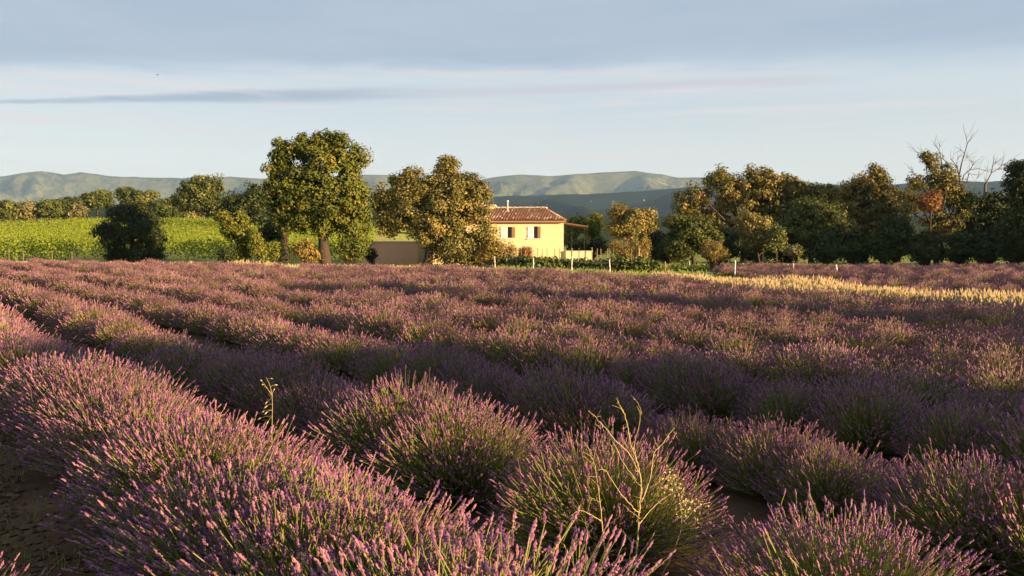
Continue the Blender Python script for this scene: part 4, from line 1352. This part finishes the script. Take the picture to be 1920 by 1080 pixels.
# ================================================================== THE HOUSE
def house():
    YH = 54.0
    xr = (1056.5 - 960) / F * YH
    xl = xr - 9.4
    g = gz(1.5, YH)
    root = thing('farmhouse', (xr, YH, g), 'yellow plastered farmhouse with a red clay tile roof and white shutters', 'house', None, math.radians(-2.0))
    Wd, Dp, He, Hr = xr - xl, 7.0, 3.02, 4.05
    # windows in house coordinates (x from -Wd to 0): opening left, right, bottom, top
    def hx(px):
        return (px - 1056.5) / F * YH
    def hz(py):
        return EYE - (py - 450) / F * YH - g
    wins = [(hx(938.5), hx(959.5), hz(446), hz(425.5)), (hx(989), hx(1008), hz(447), hz(424.5))]
    # front wall with openings
    mb = MB()
    xs = sorted({-Wd, 0.0, *[w[0] for w in wins], *[w[1] for w in wins]})
    th = 0.35
    for a, b in zip(xs[:-1], xs[1:]):
        w = [q for q in wins if abs(q[0] - a) < 1e-6]
        if w:
            mb.box(a, 0, -0.3, b, th, w[0][2]); mb.box(a, 0, w[0][3], b, th, He)
        else:
            mb.box(a, 0, -0.3, b, th, He)
    mb.box(-Wd, th + .001, -0.3, -Wd + th, Dp - th - .001, He)
    mb.box(-th, th + .001, -0.3, 0, Dp - th - .001, He)
    mb.box(-Wd, Dp - th, -0.3, 0, Dp, He)
    mb.obj('wall', M_PLASTER, root)
    # genoise: a row of small tile ends below the eaves
    gb = MB()
    for x in np.arange(-Wd - 0.1, 0.1, 0.155):
        a = np.linspace(0, math.pi, 6)
        V0 = np.stack([x + 0.07 * np.cos(a), np.full(6, -0.16), He - 0.02 - 0.09 + 0.08 * np.sin(a)], 1)
        V1 = V0 + np.array([0, 0.158, 0])
        i = np.arange(5)
        gb.add(np.concatenate([V0, V1]), np.stack([i, i + 1, i + 7, i + 6], 1), RNG.uniform(.2, .7))
    go = gb.obj('eaves_tile_course', M_TILE, root)
    go['kind'] = 'stuff'
    # hipped roof: right end slopes back to the ridge
    ov = 0.28
    x0, x1, y0, y1 = -Wd - ov, ov * 0.5, -ov, Dp + ov
    rx1 = -1.35
    rx0 = -Wd + 2.0
    ym = Dp / 2
    zE = He
    rb = MB()
    rb.add([(x0, y0, zE), (x1, y0, zE), (x1, y1, zE), (x0, y1, zE), (rx0, ym, Hr), (rx1, ym, Hr), (x0, y0, zE - .1), (x1, y0, zE - .1), (x1, y1, zE - .1), (x0, y1, zE - .1)],
           [np.array([(0, 1, 5, 4), (2, 3, 4, 5), (6, 9, 8, 7), (0, 6, 7, 1), (1, 7, 8, 2), (2, 8, 9, 3), (3, 9, 6, 0)]), np.array([(1, 2, 5), (3, 0, 4)])], 0.3)
    roof = rb.obj('roof', M_TILE, root)
    tb = MB()
    rng = np.random.default_rng(8)
    def tile(c, along, across, up, L, w, t):
        a = np.linspace(0, math.pi, 6)
        ends = []
        for s, ww, zz in ((0, w, 0.035), (1, w * .82, 0.0)):
            ends.append(np.array([c + along * L * s + across * (ww * math.cos(q)) + up * (ww * 0.75 * math.sin(q) + zz) for q in a]))
        i = np.arange(5)
        tb.add(np.concatenate(ends), np.stack([i, i + 1, i + 7, i + 6], 1), t)
    def slope(p0, p1, q0, q1, rows):
        """courses from the eaves p0-p1 up to q0-q1"""
        p0, p1, q0, q1 = map(np.array, (p0, p1, q0, q1))
        nrm = np.cross(p1 - p0, (q0 + q1) / 2 - p0)
        nrm = nrm / np.linalg.norm(nrm)
        for r in range(rows):
            u = r / rows
            a, b = p0 * (1 - u) + q0 * u, p1 * (1 - u) + q1 * u
            ln = np.linalg.norm(b - a)
            ac = (b - a) / max(ln, 1e-6)
            up_dir = np.cross(nrm, ac)
            L = np.linalg.norm((q0 + q1 - p0 - p1) / 2) / rows * 1.25
            nn = int(ln / 0.2)
            for j in range(nn):
                t = float(np.clip(rng.normal(.42, .2), 0, 1))
                if rng.uniform() < (0.34 if r in (1, 2) else 0.06):
                    t = 0.95
                c = a + ac * ((j + .5) * ln / nn) + nrm * (0.02 + rng.uniform(0, .015))
                tile(c, up_dir, ac, nrm, L, 0.088, t)
    slope((x0, y0, zE), (x1, y0, zE), (rx0, ym, Hr), (rx1, ym, Hr), 10)
    slope((x1, y0, zE), (x1, y1, zE), (rx1, ym, Hr), (rx1, ym + .01, Hr), 10)
    to = tb.obj('roof_tiles', M_TILE, roof)
    to['kind'] = 'stuff'
    cb = MB()
    for x in np.arange(rx0, rx1 - 0.1, 0.42):
        a = np.linspace(0, math.pi, 7)
        V0 = np.stack([np.full(7, x), ym + 0.14 * np.cos(a), Hr + 0.015 + 0.11 * np.sin(a)], 1)
        V1 = np.stack([np.full(7, x + 0.44), ym + 0.12 * np.cos(a), Hr + 0.0 + 0.095 * np.sin(a)], 1)
        i = np.arange(6)
        cb.add(np.concatenate([V0, V1]), np.stack([i, i + 1, i + 8, i + 7], 1), rng.uniform(.2, .9))
    cb.obj('ridge_tiles', M_RIDGE, roof)['kind'] = 'stuff'
    # a slightly higher roof end with chimney, half hidden by the holm oak
    hb = MB()
    hb.box(-7.6, ym - .5, Hr - .35, -5.0 + 0.0, ym + .9, Hr + .16, .5)
    hb.obj('chimney', M_PLASTER, roof)
    hb = MB().box(-7.7, ym - .6, Hr + .162, -4.92, ym + 1.0, Hr + .25, .6)
    hb.obj('chimney_cap', M_RIDGE, roof)
    ab = MB().tubes([[hx(949.5), ym - 1.3, Hr - .45], [hx(949.5), ym - 1.3, Hr + .05], [hx(949.5), ym - 1.3, Hr + .42]], [[.04, .04, .035]], 8, .6)
    ab.tubes([[hx(949.5), ym - 1.3, Hr + .42], [hx(949.5), ym - 1.3, Hr + .52]], [[.07, .07]], 8, .6)
    ab.obj('flue_pipe', M_METAL, roof, True)
    # windows
    for (a, b, z0, z1) in wins:
        wf = MB()
        fy = 0.16
        wf.box(a, fy, z0, a + .05, fy + .06, z1); wf.box(b - .05, fy, z0, b, fy + .06, z1)
        wf.box(a + .051, fy, z0, b - .051, fy + .06, z0 + .05); wf.box(a + .051, fy, z1 - .05, b - .051, fy + .06, z1)
        wf.box((a + b) / 2 - .025, fy + .003, z0 + .051, (a + b) / 2 + .025, fy + .057, z1 - .051)
        win = wf.obj('window', M_FRAME, root)
        for p0, p1 in ((a + .05, (a + b) / 2 - .025), ((a + b) / 2 + .025, b - .05)):
            MB().box(p0, fy + .02, z0 + .05, p1, fy + .03, z1 - .05, .3).obj('pane', M_GLASS, win)
        MB().box(a - .06, -0.05, z0 - .09, b + .06, .15, z0 - .002, .5).obj('window_sill', M_SILL, root)
        # left shutter closed flush over the opening's left part, right one folded out from the wall
        w2 = (b - a) * 0.62
        sh = MB()
        npl = 5
        for j in range(npl):
            sh.box(a + .01 + w2 * j / npl, -0.035, z0 + .01, a + .01 + w2 * (j + 1) / npl - .008, -0.004, z1 - .01, RNG.uniform(.2, .8))
        so = sh.obj('shutter', M_SHUTTER, root)
        MB().box(a + .02, -0.055, z0 + .12, a + w2 - .02, -0.036, z0 + .20, .5).obj('batten', M_SHUTTER, so)
        MB().box(a + .02, -0.055, z1 - .20, a + w2 - .02, -0.036, z1 - .12, .5).obj('batten', M_SHUTTER, so)
        s2 = MB()
        w3 = (b - a) * 0.30
        for j in range(3):
            s2.box(b + .004 + w3 * j / 3, -0.04, z0 + .01, b + .004 + w3 * (j + 1) / 3 - .008, -0.004, z1 - .01, RNG.uniform(.2, .8))
        o2 = s2.obj('shutter', M_SHUTTERWOOD, root)
        o2['label'] = 'narrow brown shutter leaf folded back against the wall'
    # pergola leaning on the right-hand wall
    pg = thing('pergola', (xr, YH, gz(xr + 1, YH)), 'brown reed-roofed pergola on thin posts at the right end of the house', 'pergola', None, math.radians(-2.0))
    zb = g - gz(xr + 1, YH)
    pb = MB()
    for j in range(26):
        y = 0.6 + j * 0.155
        pb.tubes([[0.03, y, He - .13 + zb], [0.9, y, He - .25 + zb + RNG.normal(0, .01)], [1.75, y, He - .40 + zb + RNG.normal(0, .02)]], [[.06, .065, .05]], 5, RNG.uniform(.2, .8))
    pb.obj('reed_roof', M_REED, pg)['kind'] = 'stuff'
    for (x, y) in ((0.60, 1.0), (1.68, 1.0), (1.68, 4.2)):
        MB().tubes([[x, y, -.1], [x + .01, y, 1.2], [x, y, He - .3 + zb]], [[.026, .024, .024]], 7, .1).obj('post', M_BARK, pg, True)
    MB().tubes([[1.62, .5, He - .42 + zb], [1.62, 2.4, He - .45 + zb], [1.62, 4.6, He - .42 + zb]], [[.04, .04, .04]], 6, .5).obj('beam', M_BARK, pg, True)
    # low terrace wall
    lw = thing('terrace_wall', (xr, YH, gz(xr + 1, YH)), 'low ochre terrace wall under the pergola, right of the house', 'wall', None, math.radians(-2.0))
    MB().box(0.12, -0.15, -.2, 1.98, .1, 1.02).obj('wall_body', M_PLASTER, lw)
    MB().box(0.10, -0.19, 1.022, 2.02, .14, 1.08).obj('coping', M_SILL, lw)
house()


def garden_wall():
    Y = 56.0
    corner = at(783, 470, Y)
    g = gz(corner[0], Y)
    top = 1.55
    root = thing('garden_wall', (corner[0], Y, g), 'low pinkish plaster wall half in shade beneath the holm oak', 'wall')
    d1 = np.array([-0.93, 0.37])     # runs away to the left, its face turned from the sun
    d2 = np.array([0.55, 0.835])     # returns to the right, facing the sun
    def run(d, L, name, mat, th, inner):
        n = np.array([-d[1], d[0]]) if inner else np.array([d[1], -d[0]])
        a = np.array([0.0, 0.0]); b = d * L
        q = [a, b, b + n * th, a + n * th]
        V = [(*p, -.2) for p in q] + [(*p, top) for p in q]
        MB().add(V, np.array([(0, 3, 2, 1), (4, 5, 6, 7), (0, 1, 5, 4), (1, 2, 6, 5), (2, 3, 7, 6), (3, 0, 4, 7)])).obj(name, mat, root)
        q2 = [a - n * .04, b - n * .04, b + n * (th + .04), a + n * (th + .04)]
        V = [(*p, top + .002) for p in q2] + [(*p, top + .06) for p in q2]
        MB().add(V, np.array([(0, 3, 2, 1), (4, 5, 6, 7), (0, 1, 5, 4), (1, 2, 6, 5), (2, 3, 7, 6), (3, 0, 4, 7)])).obj('coping', M_SILL, root)
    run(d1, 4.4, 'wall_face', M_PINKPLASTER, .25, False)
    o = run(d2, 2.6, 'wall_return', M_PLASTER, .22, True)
garden_wall()


# ================================================================== GARDEN THINGS
WP = [(928.5, 481, 506, 'white fence post beside the white water tank'), (1000, 484, 509, 'white fence post in front of the small round bush'), (1072, 481, 515, 'white fence post in front of the right corner of the house'),
      (1143.5, 487, 518, 'white fence post near the right end of the vegetable bed'), (1377.5, 489, 525, 'tall white post standing in the dry grass'), (1393, 494, 509, 'short white post behind the tall white post'),
      (1477.5, 495, 509, 'thin white post below the small olive tree, left of a pair'), (1487, 494, 520, 'white post at the dry grass, right of a pair below the small olive tree'), (1568, 497, 521, 'stout white post farthest right, at the edge of the far lavender'),
      (1293, 490, 500, 'short white post on the meadow left of the golden bush')]
for px, y0, y1, lab in WP:
    b = hit(px, y1, 0.0)
    m = b[1] / F
    h = (y1 - y0) * m * 1.02
    r = 0.029 if px < 1560 else 0.05
    mb = MB()
    mb.tubes([[0, 0, -.2], [RNG.normal(0, .01), 0, h * .5], [RNG.normal(0, .02), 0, h - .03], [RNG.normal(0, .02), 0, h]], [[r, r, r * .95, r * .5]], 8, .6)
    root = thing('fence_post', b, lab, 'post', 'white posts of the garden fence')
    mb.obj('post', M_WHITEPOST, root, True)
    for zz in (0.45, 0.8):
        rb = MB()
        rb.tubes([[-.01, -r * 1.1, h * zz], [.02, -r * 1.15, h * zz + .02], [.0, -r * 1.05, h * zz + .05]], [[.008, .008, .008]], 4, .5)
        rb.obj('wire_staple', M_WIRE, root)
# wires strung between the posts by the vegetable garden
def wire(a, b, name, lab):
    mb = MB()
    for zz in (0.35, 0.7):
        P = [a * (1 - u) + b * u + np.array([0, 0, zz - 0.05 * 4 * u * (1 - u)]) for u in np.linspace(0, 1, 6)]
        mb.tubes(np.array(P), np.full((1, 6), .004), 3, .5)
    tag(mb.obj(name, M_WIRE), lab, 'wire', 'wires of the garden fence')
_pb = [hit(px, y1, 0.0) for px, y0, y1, l in WP]
wire(_pb[0], _pb[1], 'fence_wire', 'thin fence wires between the first two white posts from the tank')
wire(_pb[1], _pb[2], 'fence_wire', 'thin fence wires in front of the yellow house wall')
wire(_pb[2], _pb[3], 'fence_wire', 'thin fence wires in front of the terrace wall')

for (px, y0, y1, lab, r) in [(1246, 490, 514, 'weathered brown post at the right end of the vegetable bed', .05), (1430, 472, 498, 'brown wooden post among the fruit tree trunks', .05),
                             (1583, 509, 521, 'thin brown stick right of the stout white post', .02), (1681, 499, 517, 'lone brown stick in the far lavender', .03), (1535, 475, 497, 'grey stick in front of the dark trees', .03)]:
    b = hit(px, y1, 0.0)
    h = (y1 - y0) * b[1] / F
    mb = MB().tubes([[0, 0, -.2], [.01, 0, h * .6], [.02, .0, h - .02], [.02, 0, h]], [[r, r, r * .9, r * .5]], 7, .5)
    mb.tubes([[.012, -.01, h * .7], [.05, -.02, h * .74]], [[r * .3, r * .2]], 4, .4)
    o = mb.obj('wooden_post', M_WOOD, None, True)
    o.location = b
    tag(o, lab, 'post')

STX = [960, 969, 978, 986, 995, 1008, 1018, 1027, 1039, 1050, 1061, 1073, 1086, 1097, 1110, 1119, 1127, 1139, 1149, 1161, 1175, 1184, 1196, 1212]
for i, px in enumerate(STX):
    Y = 47.0 + RNG.uniform(-.4, .4)
    x = (px - 960) / F * Y
    g = gz(x, Y)
    topz = at(px, 466 + RNG.uniform(-3, 4) + (8 if px in (1161, 1175, 1212) else 0), Y)[2] - g
    thick = 0.028 if px not in (1073, 1097, 1196) else 0.055
    l1, l2 = RNG.normal(0, .03), RNG.normal(0, .03)
    mb = MB().tubes([[0, 0, -.15], [l1 * .5, l2 * .5, topz * .5], [l1, l2, topz - .04], [l1, l2, topz]], [[thick, thick * .95, thick * .85, thick * .35]], 6, RNG.uniform(.2, .9))
    o = mb.obj('garden_stake', M_WOOD, None, True)
    o.location = (x, Y, g)
    if px < 1001:
        lab = 'thin wooden bean stake in front of the yellow and round bushes'
    elif px < 1058:
        lab = 'dark wooden bean stake standing before the yellow house wall'
    elif px < 1112:
        lab = 'wooden bean stake in front of the low terrace wall'
    else:
        lab = 'wooden bean stake in front of the feathery golden shrub'
    if px == 1073:
        lab = 'thickest tall stake, in front of the right corner of the house'
    if px == 1196:
        lab = 'broad wooden stake before the feathery golden shrub'
    if px == 1212:
        lab = 'pale stake farthest right in the row of bean stakes'
    tag(o, lab, 'stake', 'bean stakes behind the vegetable bed')

# white water tank
b = hit(921, 499, 0.0)
root = thing('water_tank', b, 'white plastic water tank at the foot of the holm oak', 'tank')
m = b[1] / F
mb = MB()
rr, hh = 4.6 * m, 17 * m
a = np.linspace(0, 2 * math.pi, 15)[:-1]
P = np.array([[0, 0, 0.0], [0, 0, .03], [0, 0, hh * .3], [0, 0, hh * .34], [0, 0, hh * .6], [0, 0, hh * .64], [0, 0, hh * .9], [0, 0, hh], [0, 0, hh + .01]])
mb.tubes(P, [[rr * .9, rr, rr, rr * .95, rr * .95, rr, rr, rr * .8, .01]], 14, .5)
mb.obj('tank_body', M_TANK, root, True)
MB().tubes([[0, 0, hh], [0, 0, hh + .05], [0, 0, hh + .06]], [[.09, .09, .01]], 12, .6).obj('lid', M_TANK, root, True)
MB().tubes([[0, -rr, .12], [0, -rr - .06, .12], [0, -rr - .08, .08]], [[.02, .02, .02]], 6, .5).obj('tap', M_METAL, root, True)

# white box on the meadow edge, pale pipe on the ground, leaning stake
b = hit(1435, 511, 0.0)
m = b[1] / F
root = thing('white_box', b, 'small white box on the grass left of the pair of white posts', 'box')
MB().box(-4 * m, -.1, 0, 4 * m, .14, 7 * m, .5).obj('box_body', M_TANK, root)
MB().box(-4.4 * m, -.12, 7 * m + .002, 4.4 * m, .16, 7 * m + .03, .7).obj('lid', M_TANK, root)
b0, b1 = hit(1324, 517, 0.0), hit(1347, 517, 0.0)
o = MB().tubes([[0, 0, .16], list((b1 - b0) * .5 + np.array([0, 0, .15])), list(b1 - b0 + np.array([0, 0, .17]))], [[.025, .025, .025]], 8, .6).tubes([[0, 0, -.1], [0, 0, .16]], [[.02, .02]], 5, .5).tubes(
    [list(b1 - b0 + np.array([0, 0, -.1])), list(b1 - b0 + np.array([0, 0, .17]))], [[.02, .02]], 5, .5).obj('irrigation_pipe', M_TANK, None, True)
o.location = b0
tag(o, 'pale horizontal pipe lying across the low crop plot', 'pipe')
b0 = hit(1267, 527, 0.0)
tp = at(1252, 504, b0[1] + .4)
o = MB().tubes([[0, 0, -.1], list((tp - b0) * .5), list(tp - b0)], [[.03, .03, .02]], 6, .7).tubes([list((tp - b0) * .9), list((tp - b0) * .9 + np.array([.05, 0, .06]))], [[.01, .006]], 4, .7).obj('leaning_stake', M_DEADWOOD, None, True)
o.location = b0
tag(o, 'pale stake leaning to the left beside the brown post at the garden corner', 'stake')


# ================================================================== FAR VILLAGE
def far_houses():
    X, Y, Z = MID
    spots_ = [(1010, 381, 'lowest'), (1018, 380, ''), (1022, 383, ''), (1025, 384, ''), (998, 386, ''), (968, 391, ''), (976, 391, ''), (1112, 378, ''), (1145, 378, ''), (1214, 376, ''), (1232, 388, ''), (1068, 391, '')]
    names = ['brightest pale house of the far village on the wooded ridge', 'pale house right beside the brightest one in the far village', 'pale house in the middle of the far village cluster', 'pale house at the right end of the far village cluster',
             'lone pale house left of the far village', 'pale far house just above the farmhouse roof', 'second pale far house just above the farmhouse roof', 'pale far house on the wooded ridge above the young trees',
             'far house on the wooded ridge above the lone oak', 'tall pale far house left of the largest oak', 'low pale far house beside the largest oak', 'far house on the ridge right above the house roof']
    F_ = Z[:90]
    for i, ((px, py, _), lab) in enumerate(zip(spots_, names)):
        # find the place on the ridge mesh that this direction meets
        PX = 960 + F * X[:90] / Y[:90] 
        depth = Y[:90] * CP - (F_ - EYE) * SP
        PXX = 960 + F * X[:90] / depth
        PYY = 540 - F * (Y[:90] * SP + (F_ - EYE) * CP) / depth
        d = (PXX - px) ** 2 + ((PYY - py) * 2) ** 2
        j = np.unravel_index(np.argmin(d), d.shape)
        p = np.array([X[:90][j], Y[:90][j], F_[j]])
        m = p[1] / F
        w, h = 2.0 * m, 1.2 * m
        if i == 9:
            w, h = 1.4 * m, 2.6 * m
        if i in (4, 8, 10):
            h *= .7
        root = thing('village_house', p, lab, 'house', 'houses of the far village', RNG.uniform(-.5, .5))
        MB().box(-w / 2, -w / 3, -4, w / 2, w / 3, h, .5).obj('wall', M_FARWALL, root)
        MB().add([(-w / 2 - .3, -w / 3 - .4, h), (w / 2 + .3, -w / 3 - .4, h), (w / 2 + .3, w / 3 + .4, h), (-w / 2 - .3, w / 3 + .4, h), (-w / 2 - .3, 0, h + w * .12), (w / 2 + .3, 0, h + w * .12)],
                 [np.array([(0, 1, 5, 4), (2, 3, 4, 5), (0, 3, 2, 1)]), np.array([(1, 2, 5), (3, 0, 4)])], .5).obj('roof', M_FARROOF, root)
far_houses()


# ================================================================== FOREGROUND WEEDS
def zw(a, b):
    return (1040 + a / 3.178, 740 + b / 3.178)

def weed():
    Y = 3.35
    org = at(1193, 1080, Y)
    org[2] = gz(org[0], Y)
    base = (1190, 540 + (1185 - 540))
    root = thing('dry_weed', org, 'dry yellow branching weed standing in front of the lavender, lower centre right', 'weed')
    rng = np.random.default_rng(9)
    def br(name, pts, r0, r1, dy=0.0):
        mb = MB()
        P = np.array([at(*zw(a, b), Y + dy * j / max(1, len(pts) - 1) + rng.normal(0, .006)) - org for j, (a, b) in enumerate(pts)])
        # smooth by doubling the points
        for _ in range(2):
            mid = (P[1:] + P[:-1]) / 2
            Q = np.empty((len(P) * 2 - 1, 3)); Q[::2] = P; Q[1::2] = mid
            Q[1:-1] = (Q[:-2] + 2 * Q[1:-1] + Q[2:]) / 4
            P = Q
        k = len(P)
        P[1:-1] += rng.normal(0, .0012, (k - 2, 3))
        mb.tubes(P, (np.linspace(r0, r1, k) * 0.78 * rng.uniform(.8, 1.25, k))[None], 6, rng.uniform(.3, .8))
        # little buds and stubs along the stem
        for j in range(2, k - 1, 2):
            if rng.uniform() < .6:
                d = rng.normal(0, 1, 3); d /= np.linalg.norm(d)
                mb.tubes([P[j], P[j] + d * rng.uniform(.008, .02)], [[r1 * 1.1, r1 * .7]], 4, rng.uniform(.2, .9))
        mb.obj(name, M_WEED, root, True)
    br('main_stem', [(455, 1240), (470, 1080), (488, 950), (500, 800), (500, 700), (515, 600), (518, 520), (505, 460), (488, 390), (465, 330), (445, 270), (435, 180), (412, 100), (385, 75), (340, 62)], .0052, .0018, .05)
    br('branch', [(412, 100), (385, 60), (368, 20)], .002, .0010)
    br('branch', [(500, 460), (430, 320), (370, 290), (325, 220), (260, 150), (200, 95)], .0026, .0011, -.1)
    br('branch', [(480, 500), (420, 430), (380, 350), (330, 240), (290, 150)], .0022, .0009, .1)
    br('branch', [(515, 640), (550, 560), (575, 480), (585, 400), (585, 340), (640, 300), (670, 250), (715, 195)], .0032, .0010, .12)
    br('branch', [(485, 400), (470, 280), (500, 210), (515, 120), (492, 70)], .0026, .0011, -.08)
    br('branch', [(515, 120), (510, 60), (455, 5)], .0016, .0008, .05)
    br('branch', [(500, 700), (470, 680), (430, 630), (370, 560), (310, 460), (290, 440), (255, 455)], .0028, .0011, -.12)
    br('branch', [(505, 770), (560, 700), (620, 640), (690, 590)], .0024, .0009, .1)
    br('side_stem', [(320, 1240), (310, 1050), (295, 900), (285, 780), (275, 700), (265, 590), (250, 490), (240, 420), (215, 360), (170, 340)], .0042, .0012, -.05)
    br('branch', [(285, 760), (240, 730), (180, 695), (140, 685), (100, 720)], .0024, .0010, -.1)
    br('branch', [(250, 490), (215, 490), (180, 475)], .0016, .0008)
    br('branch', [(230, 390), (245, 340), (240, 310)], .0015, .0008)
    br('branch', [(270, 640), (230, 625), (190, 600)], .0016, .0008)
    br('branch', [(310, 960), (340, 930), (370, 920)], .0018, .0009)
    br('side_stem', [(210, 1240), (140, 1080), (110, 1000), (70, 930), (45, 880), (20, 875)], .0036, .0014, .1)
    br('side_stem', [(290, 1240), (245, 1080), (225, 990), (205, 910)], .0026, .0012, .05)
    br('branch', [(480, 1000), (530, 920), (570, 860), (600, 830), (635, 840)], .0026, .0012, -.1)
    br('branch', [(470, 890), (430, 840), (390, 805), (350, 795)], .0022, .0010, .1)
    br('branch', [(440, 180), (415, 200), (390, 200)], .0014, .0008)
    br('branch', [(440, 320), (400, 260), (375, 255)], .0014, .0008)
    for _ in range(16):
        a0, b0 = rng.uniform(180, 640), rng.uniform(200, 900)
        br('twig', [(a0, b0), (a0 + rng.normal(0, 30), b0 - rng.uniform(25, 60)), (a0 + rng.normal(0, 50), b0 - rng.uniform(70, 130))], .0013, .0007, rng.normal(0, .06))
    br('branch', [(560, 1240), (640, 1080), (720, 920), (770, 760), (745, 600), (700, 480)], .0024, .0010, .12)
    br('branch', [(770, 760), (830, 680), (890, 650), (930, 640)], .0016, .0008, .1)
    yb = MB()
    for (ca, cb, nn) in [(700, 480, 36), (735, 570, 40), (755, 640, 44), (765, 700, 30), (800, 640, 26), (830, 790, 26), (880, 660, 20), (650, 560, 16)]:
        C = np.array([at(*zw(ca + rng.normal(0, 22), cb + rng.normal(0, 26)), Y + .1 + rng.normal(0, .02)) - org for _ in range(nn)])
        V, q, T = leaf_quads(C, rng.normal(size=(nn, 3)) + np.array([.4, -.5, .3]), rng.uniform(.010, .022, nn), rng.uniform(.005, .010, nn), rng.uniform(.2, .9, nn), rng)
        yb.add(V, q, T)
    yb.obj('seed_clusters', M_WEED, root)['kind'] = 'stuff'
    # a few grey-green leaves at the foot
    lb = MB()
    n = 46
    C = np.array([at(*zw(470 + rng.normal(0, 40), 1040 + rng.uniform(-60, 160)), Y + rng.normal(0, .05)) - org for _ in range(n)])
    V, q, T = leaf_quads(C, rng.normal(size=(n, 3)) + np.array([0.2, -.6, .4]), rng.uniform(.025, .05, n), rng.uniform(.014, .024, n), rng.uniform(.3, 1, n), rng)
    lb.add(V, q, T)
    lb.obj('leaves', M_LAVLEAF, root)
weed()


def oat_stalk():
    Y = 4.9
    def z5(a, b):
        return (480 + a / 7.2, 680 + b / 7.2)
    org = at(*z5(215, 900), Y); org[2] = gz(org[0], Y)
    root = thing('wild_oat_stalk', org, 'single dry stalk with pale seed husks rising between two lavender rows, left of centre', 'stalk')
    rng = np.random.default_rng(19)
    P = [at(*z5(a, b), Y) - org for a, b in [(210, 2000), (212, 1500), (215, 1000), (218, 800), (222, 560), (215, 430), (195, 330), (170, 260), (150, 230), (135, 195)]]
    MB().tubes(np.array(P), np.linspace(.0022, .0009, len(P))[None], 6, .4).obj('stem', M_WEED, root, True)
    for (a0, b0, a1, b1) in [(150, 230, 195, 212), (215, 440, 240, 370), (216, 480, 150, 525), (218, 560, 150, 582), (220, 640, 110, 650), (220, 640, 150, 665), (218, 720, 60, 745), (218, 730, 165, 790), (195, 330, 255, 300), (215, 430, 100, 300), (210, 440, 80, 245)]:
        p, q = at(*z5(a0, b0), Y) - org, at(*z5(a1, b1), Y + rng.normal(0, .02)) - org
        hb = MB()
        hb.tubes([p, p * .5 + q * .5 + np.array([0, 0, .004]), q], [[.0011, .0009, .0007]], 4, .6)
        d = (q - p) / np.linalg.norm(q - p)
        d = d * .6 + np.array([0, 0, -.3])
        hb.tubes([q - d * .004, q + d * .010, q + d * .02, q + d * .034], [[.0008, .0038, .0033, .0004]], 5, .95)
        hb.obj('husk', M_WEED, root, True)
oat_stalk()


# clods and stones on the bare soil in the lower left
def clods():
    rng = np.random.default_rng(61)
    n = 5200
    t = rng.uniform(1.2, 16, n)
    p = rng.normal(0.53, 0.20, n)
    xy = RN[None] * p[:, None] + RD[None] * t[:, None]
    mb = MB()
    for j in range(n):
        r = abs(rng.normal(0, .013)) + .004
        c_ = np.array([xy[j, 0], xy[j, 1], gz(*xy[j]) + r * .3])
        V = np.array([(1, 0, 0), (-1, 0, 0), (0, 1, 0), (0, -1, 0), (0, 0, .8), (0, 0, -.6)]) * r * rng.uniform(.6, 1.3, (6, 3)) + c_
        mb.add(V, np.array([(0, 2, 4), (2, 1, 4), (1, 3, 4), (3, 0, 4), (2, 0, 5), (1, 2, 5), (3, 1, 5), (0, 3, 5)]), rng.uniform(0, 1))
    o = mb.obj('soil_clods', M_CLOD)
    tag(o, 'crumbs of reddish soil on the bare path in the lower left', 'soil', None, 'stuff')
    XY = RN[None] * rng.normal(0.5, .22, 500)[:, None] + RD[None] * rng.uniform(1.5, 12, 500)[:, None]
    o = blades('path_weeds', XY, 0.03 + rng.uniform(0, .07, 500), M_GRASS, 62, 0.0022, 5, 0.04, (0, 1), .6)
    tag(o, 'short weeds on the bare soil path in the lower left', 'weeds', None, 'stuff')
clods()

# a bird far off in the sky
b = at(295, 140.5, 120.0)
root = thing('bird', b, 'tiny dark bird in the sky at the upper left', 'bird')
m = 120.0 / F
mb = MB()
mb.tubes([[0, -.18, 0], [0, -.10, .01], [0, .02, .02], [0, .12, .01], [0, .22, 0]], [[.01, .045, .06, .04, .012]], 8, .3)
for s in (-1, 1):
    mb.add([(s * .03, -.06, .02), (s * .2, -.09, .10), (s * .38, .0, .03), (s * .2, .04, .09), (s * .03, .08, .02)], np.array([(0, 1, 3, 4)] if s > 0 else [(0, 4, 3, 1)]), .5)
    mb.add([(s * .2, -.09, .10), (s * .38, .0, .03), (s * .2, .04, .09)], np.array([(0, 1, 2)]), .5)
mb.obj('body', M_BIRD, root)

# ================================================================== HAZE
HAZE_DENSITY = 6.0e-5
hz_ = MB().box(-9000, -1500, -30, 9000, 13000, 760)
hm = bpy.data.materials.new('haze_air')
hm.use_nodes = True
ht = NT(hm.node_tree)
pv = ht.n('ShaderNodeVolumePrincipled')
pv.inputs['Color'].default_value = (0.38, 0.61, 1.0, 1)
pv.inputs['Density'].default_value = HAZE_DENSITY
pv.inputs['Anisotropy'].default_value = 0.0
ho = ht.n('ShaderNodeOutputMaterial')
ht.link(pv.outputs[0], ho.inputs['Volume'])
tag(hz_.obj('haze', hm), kind='stuff')
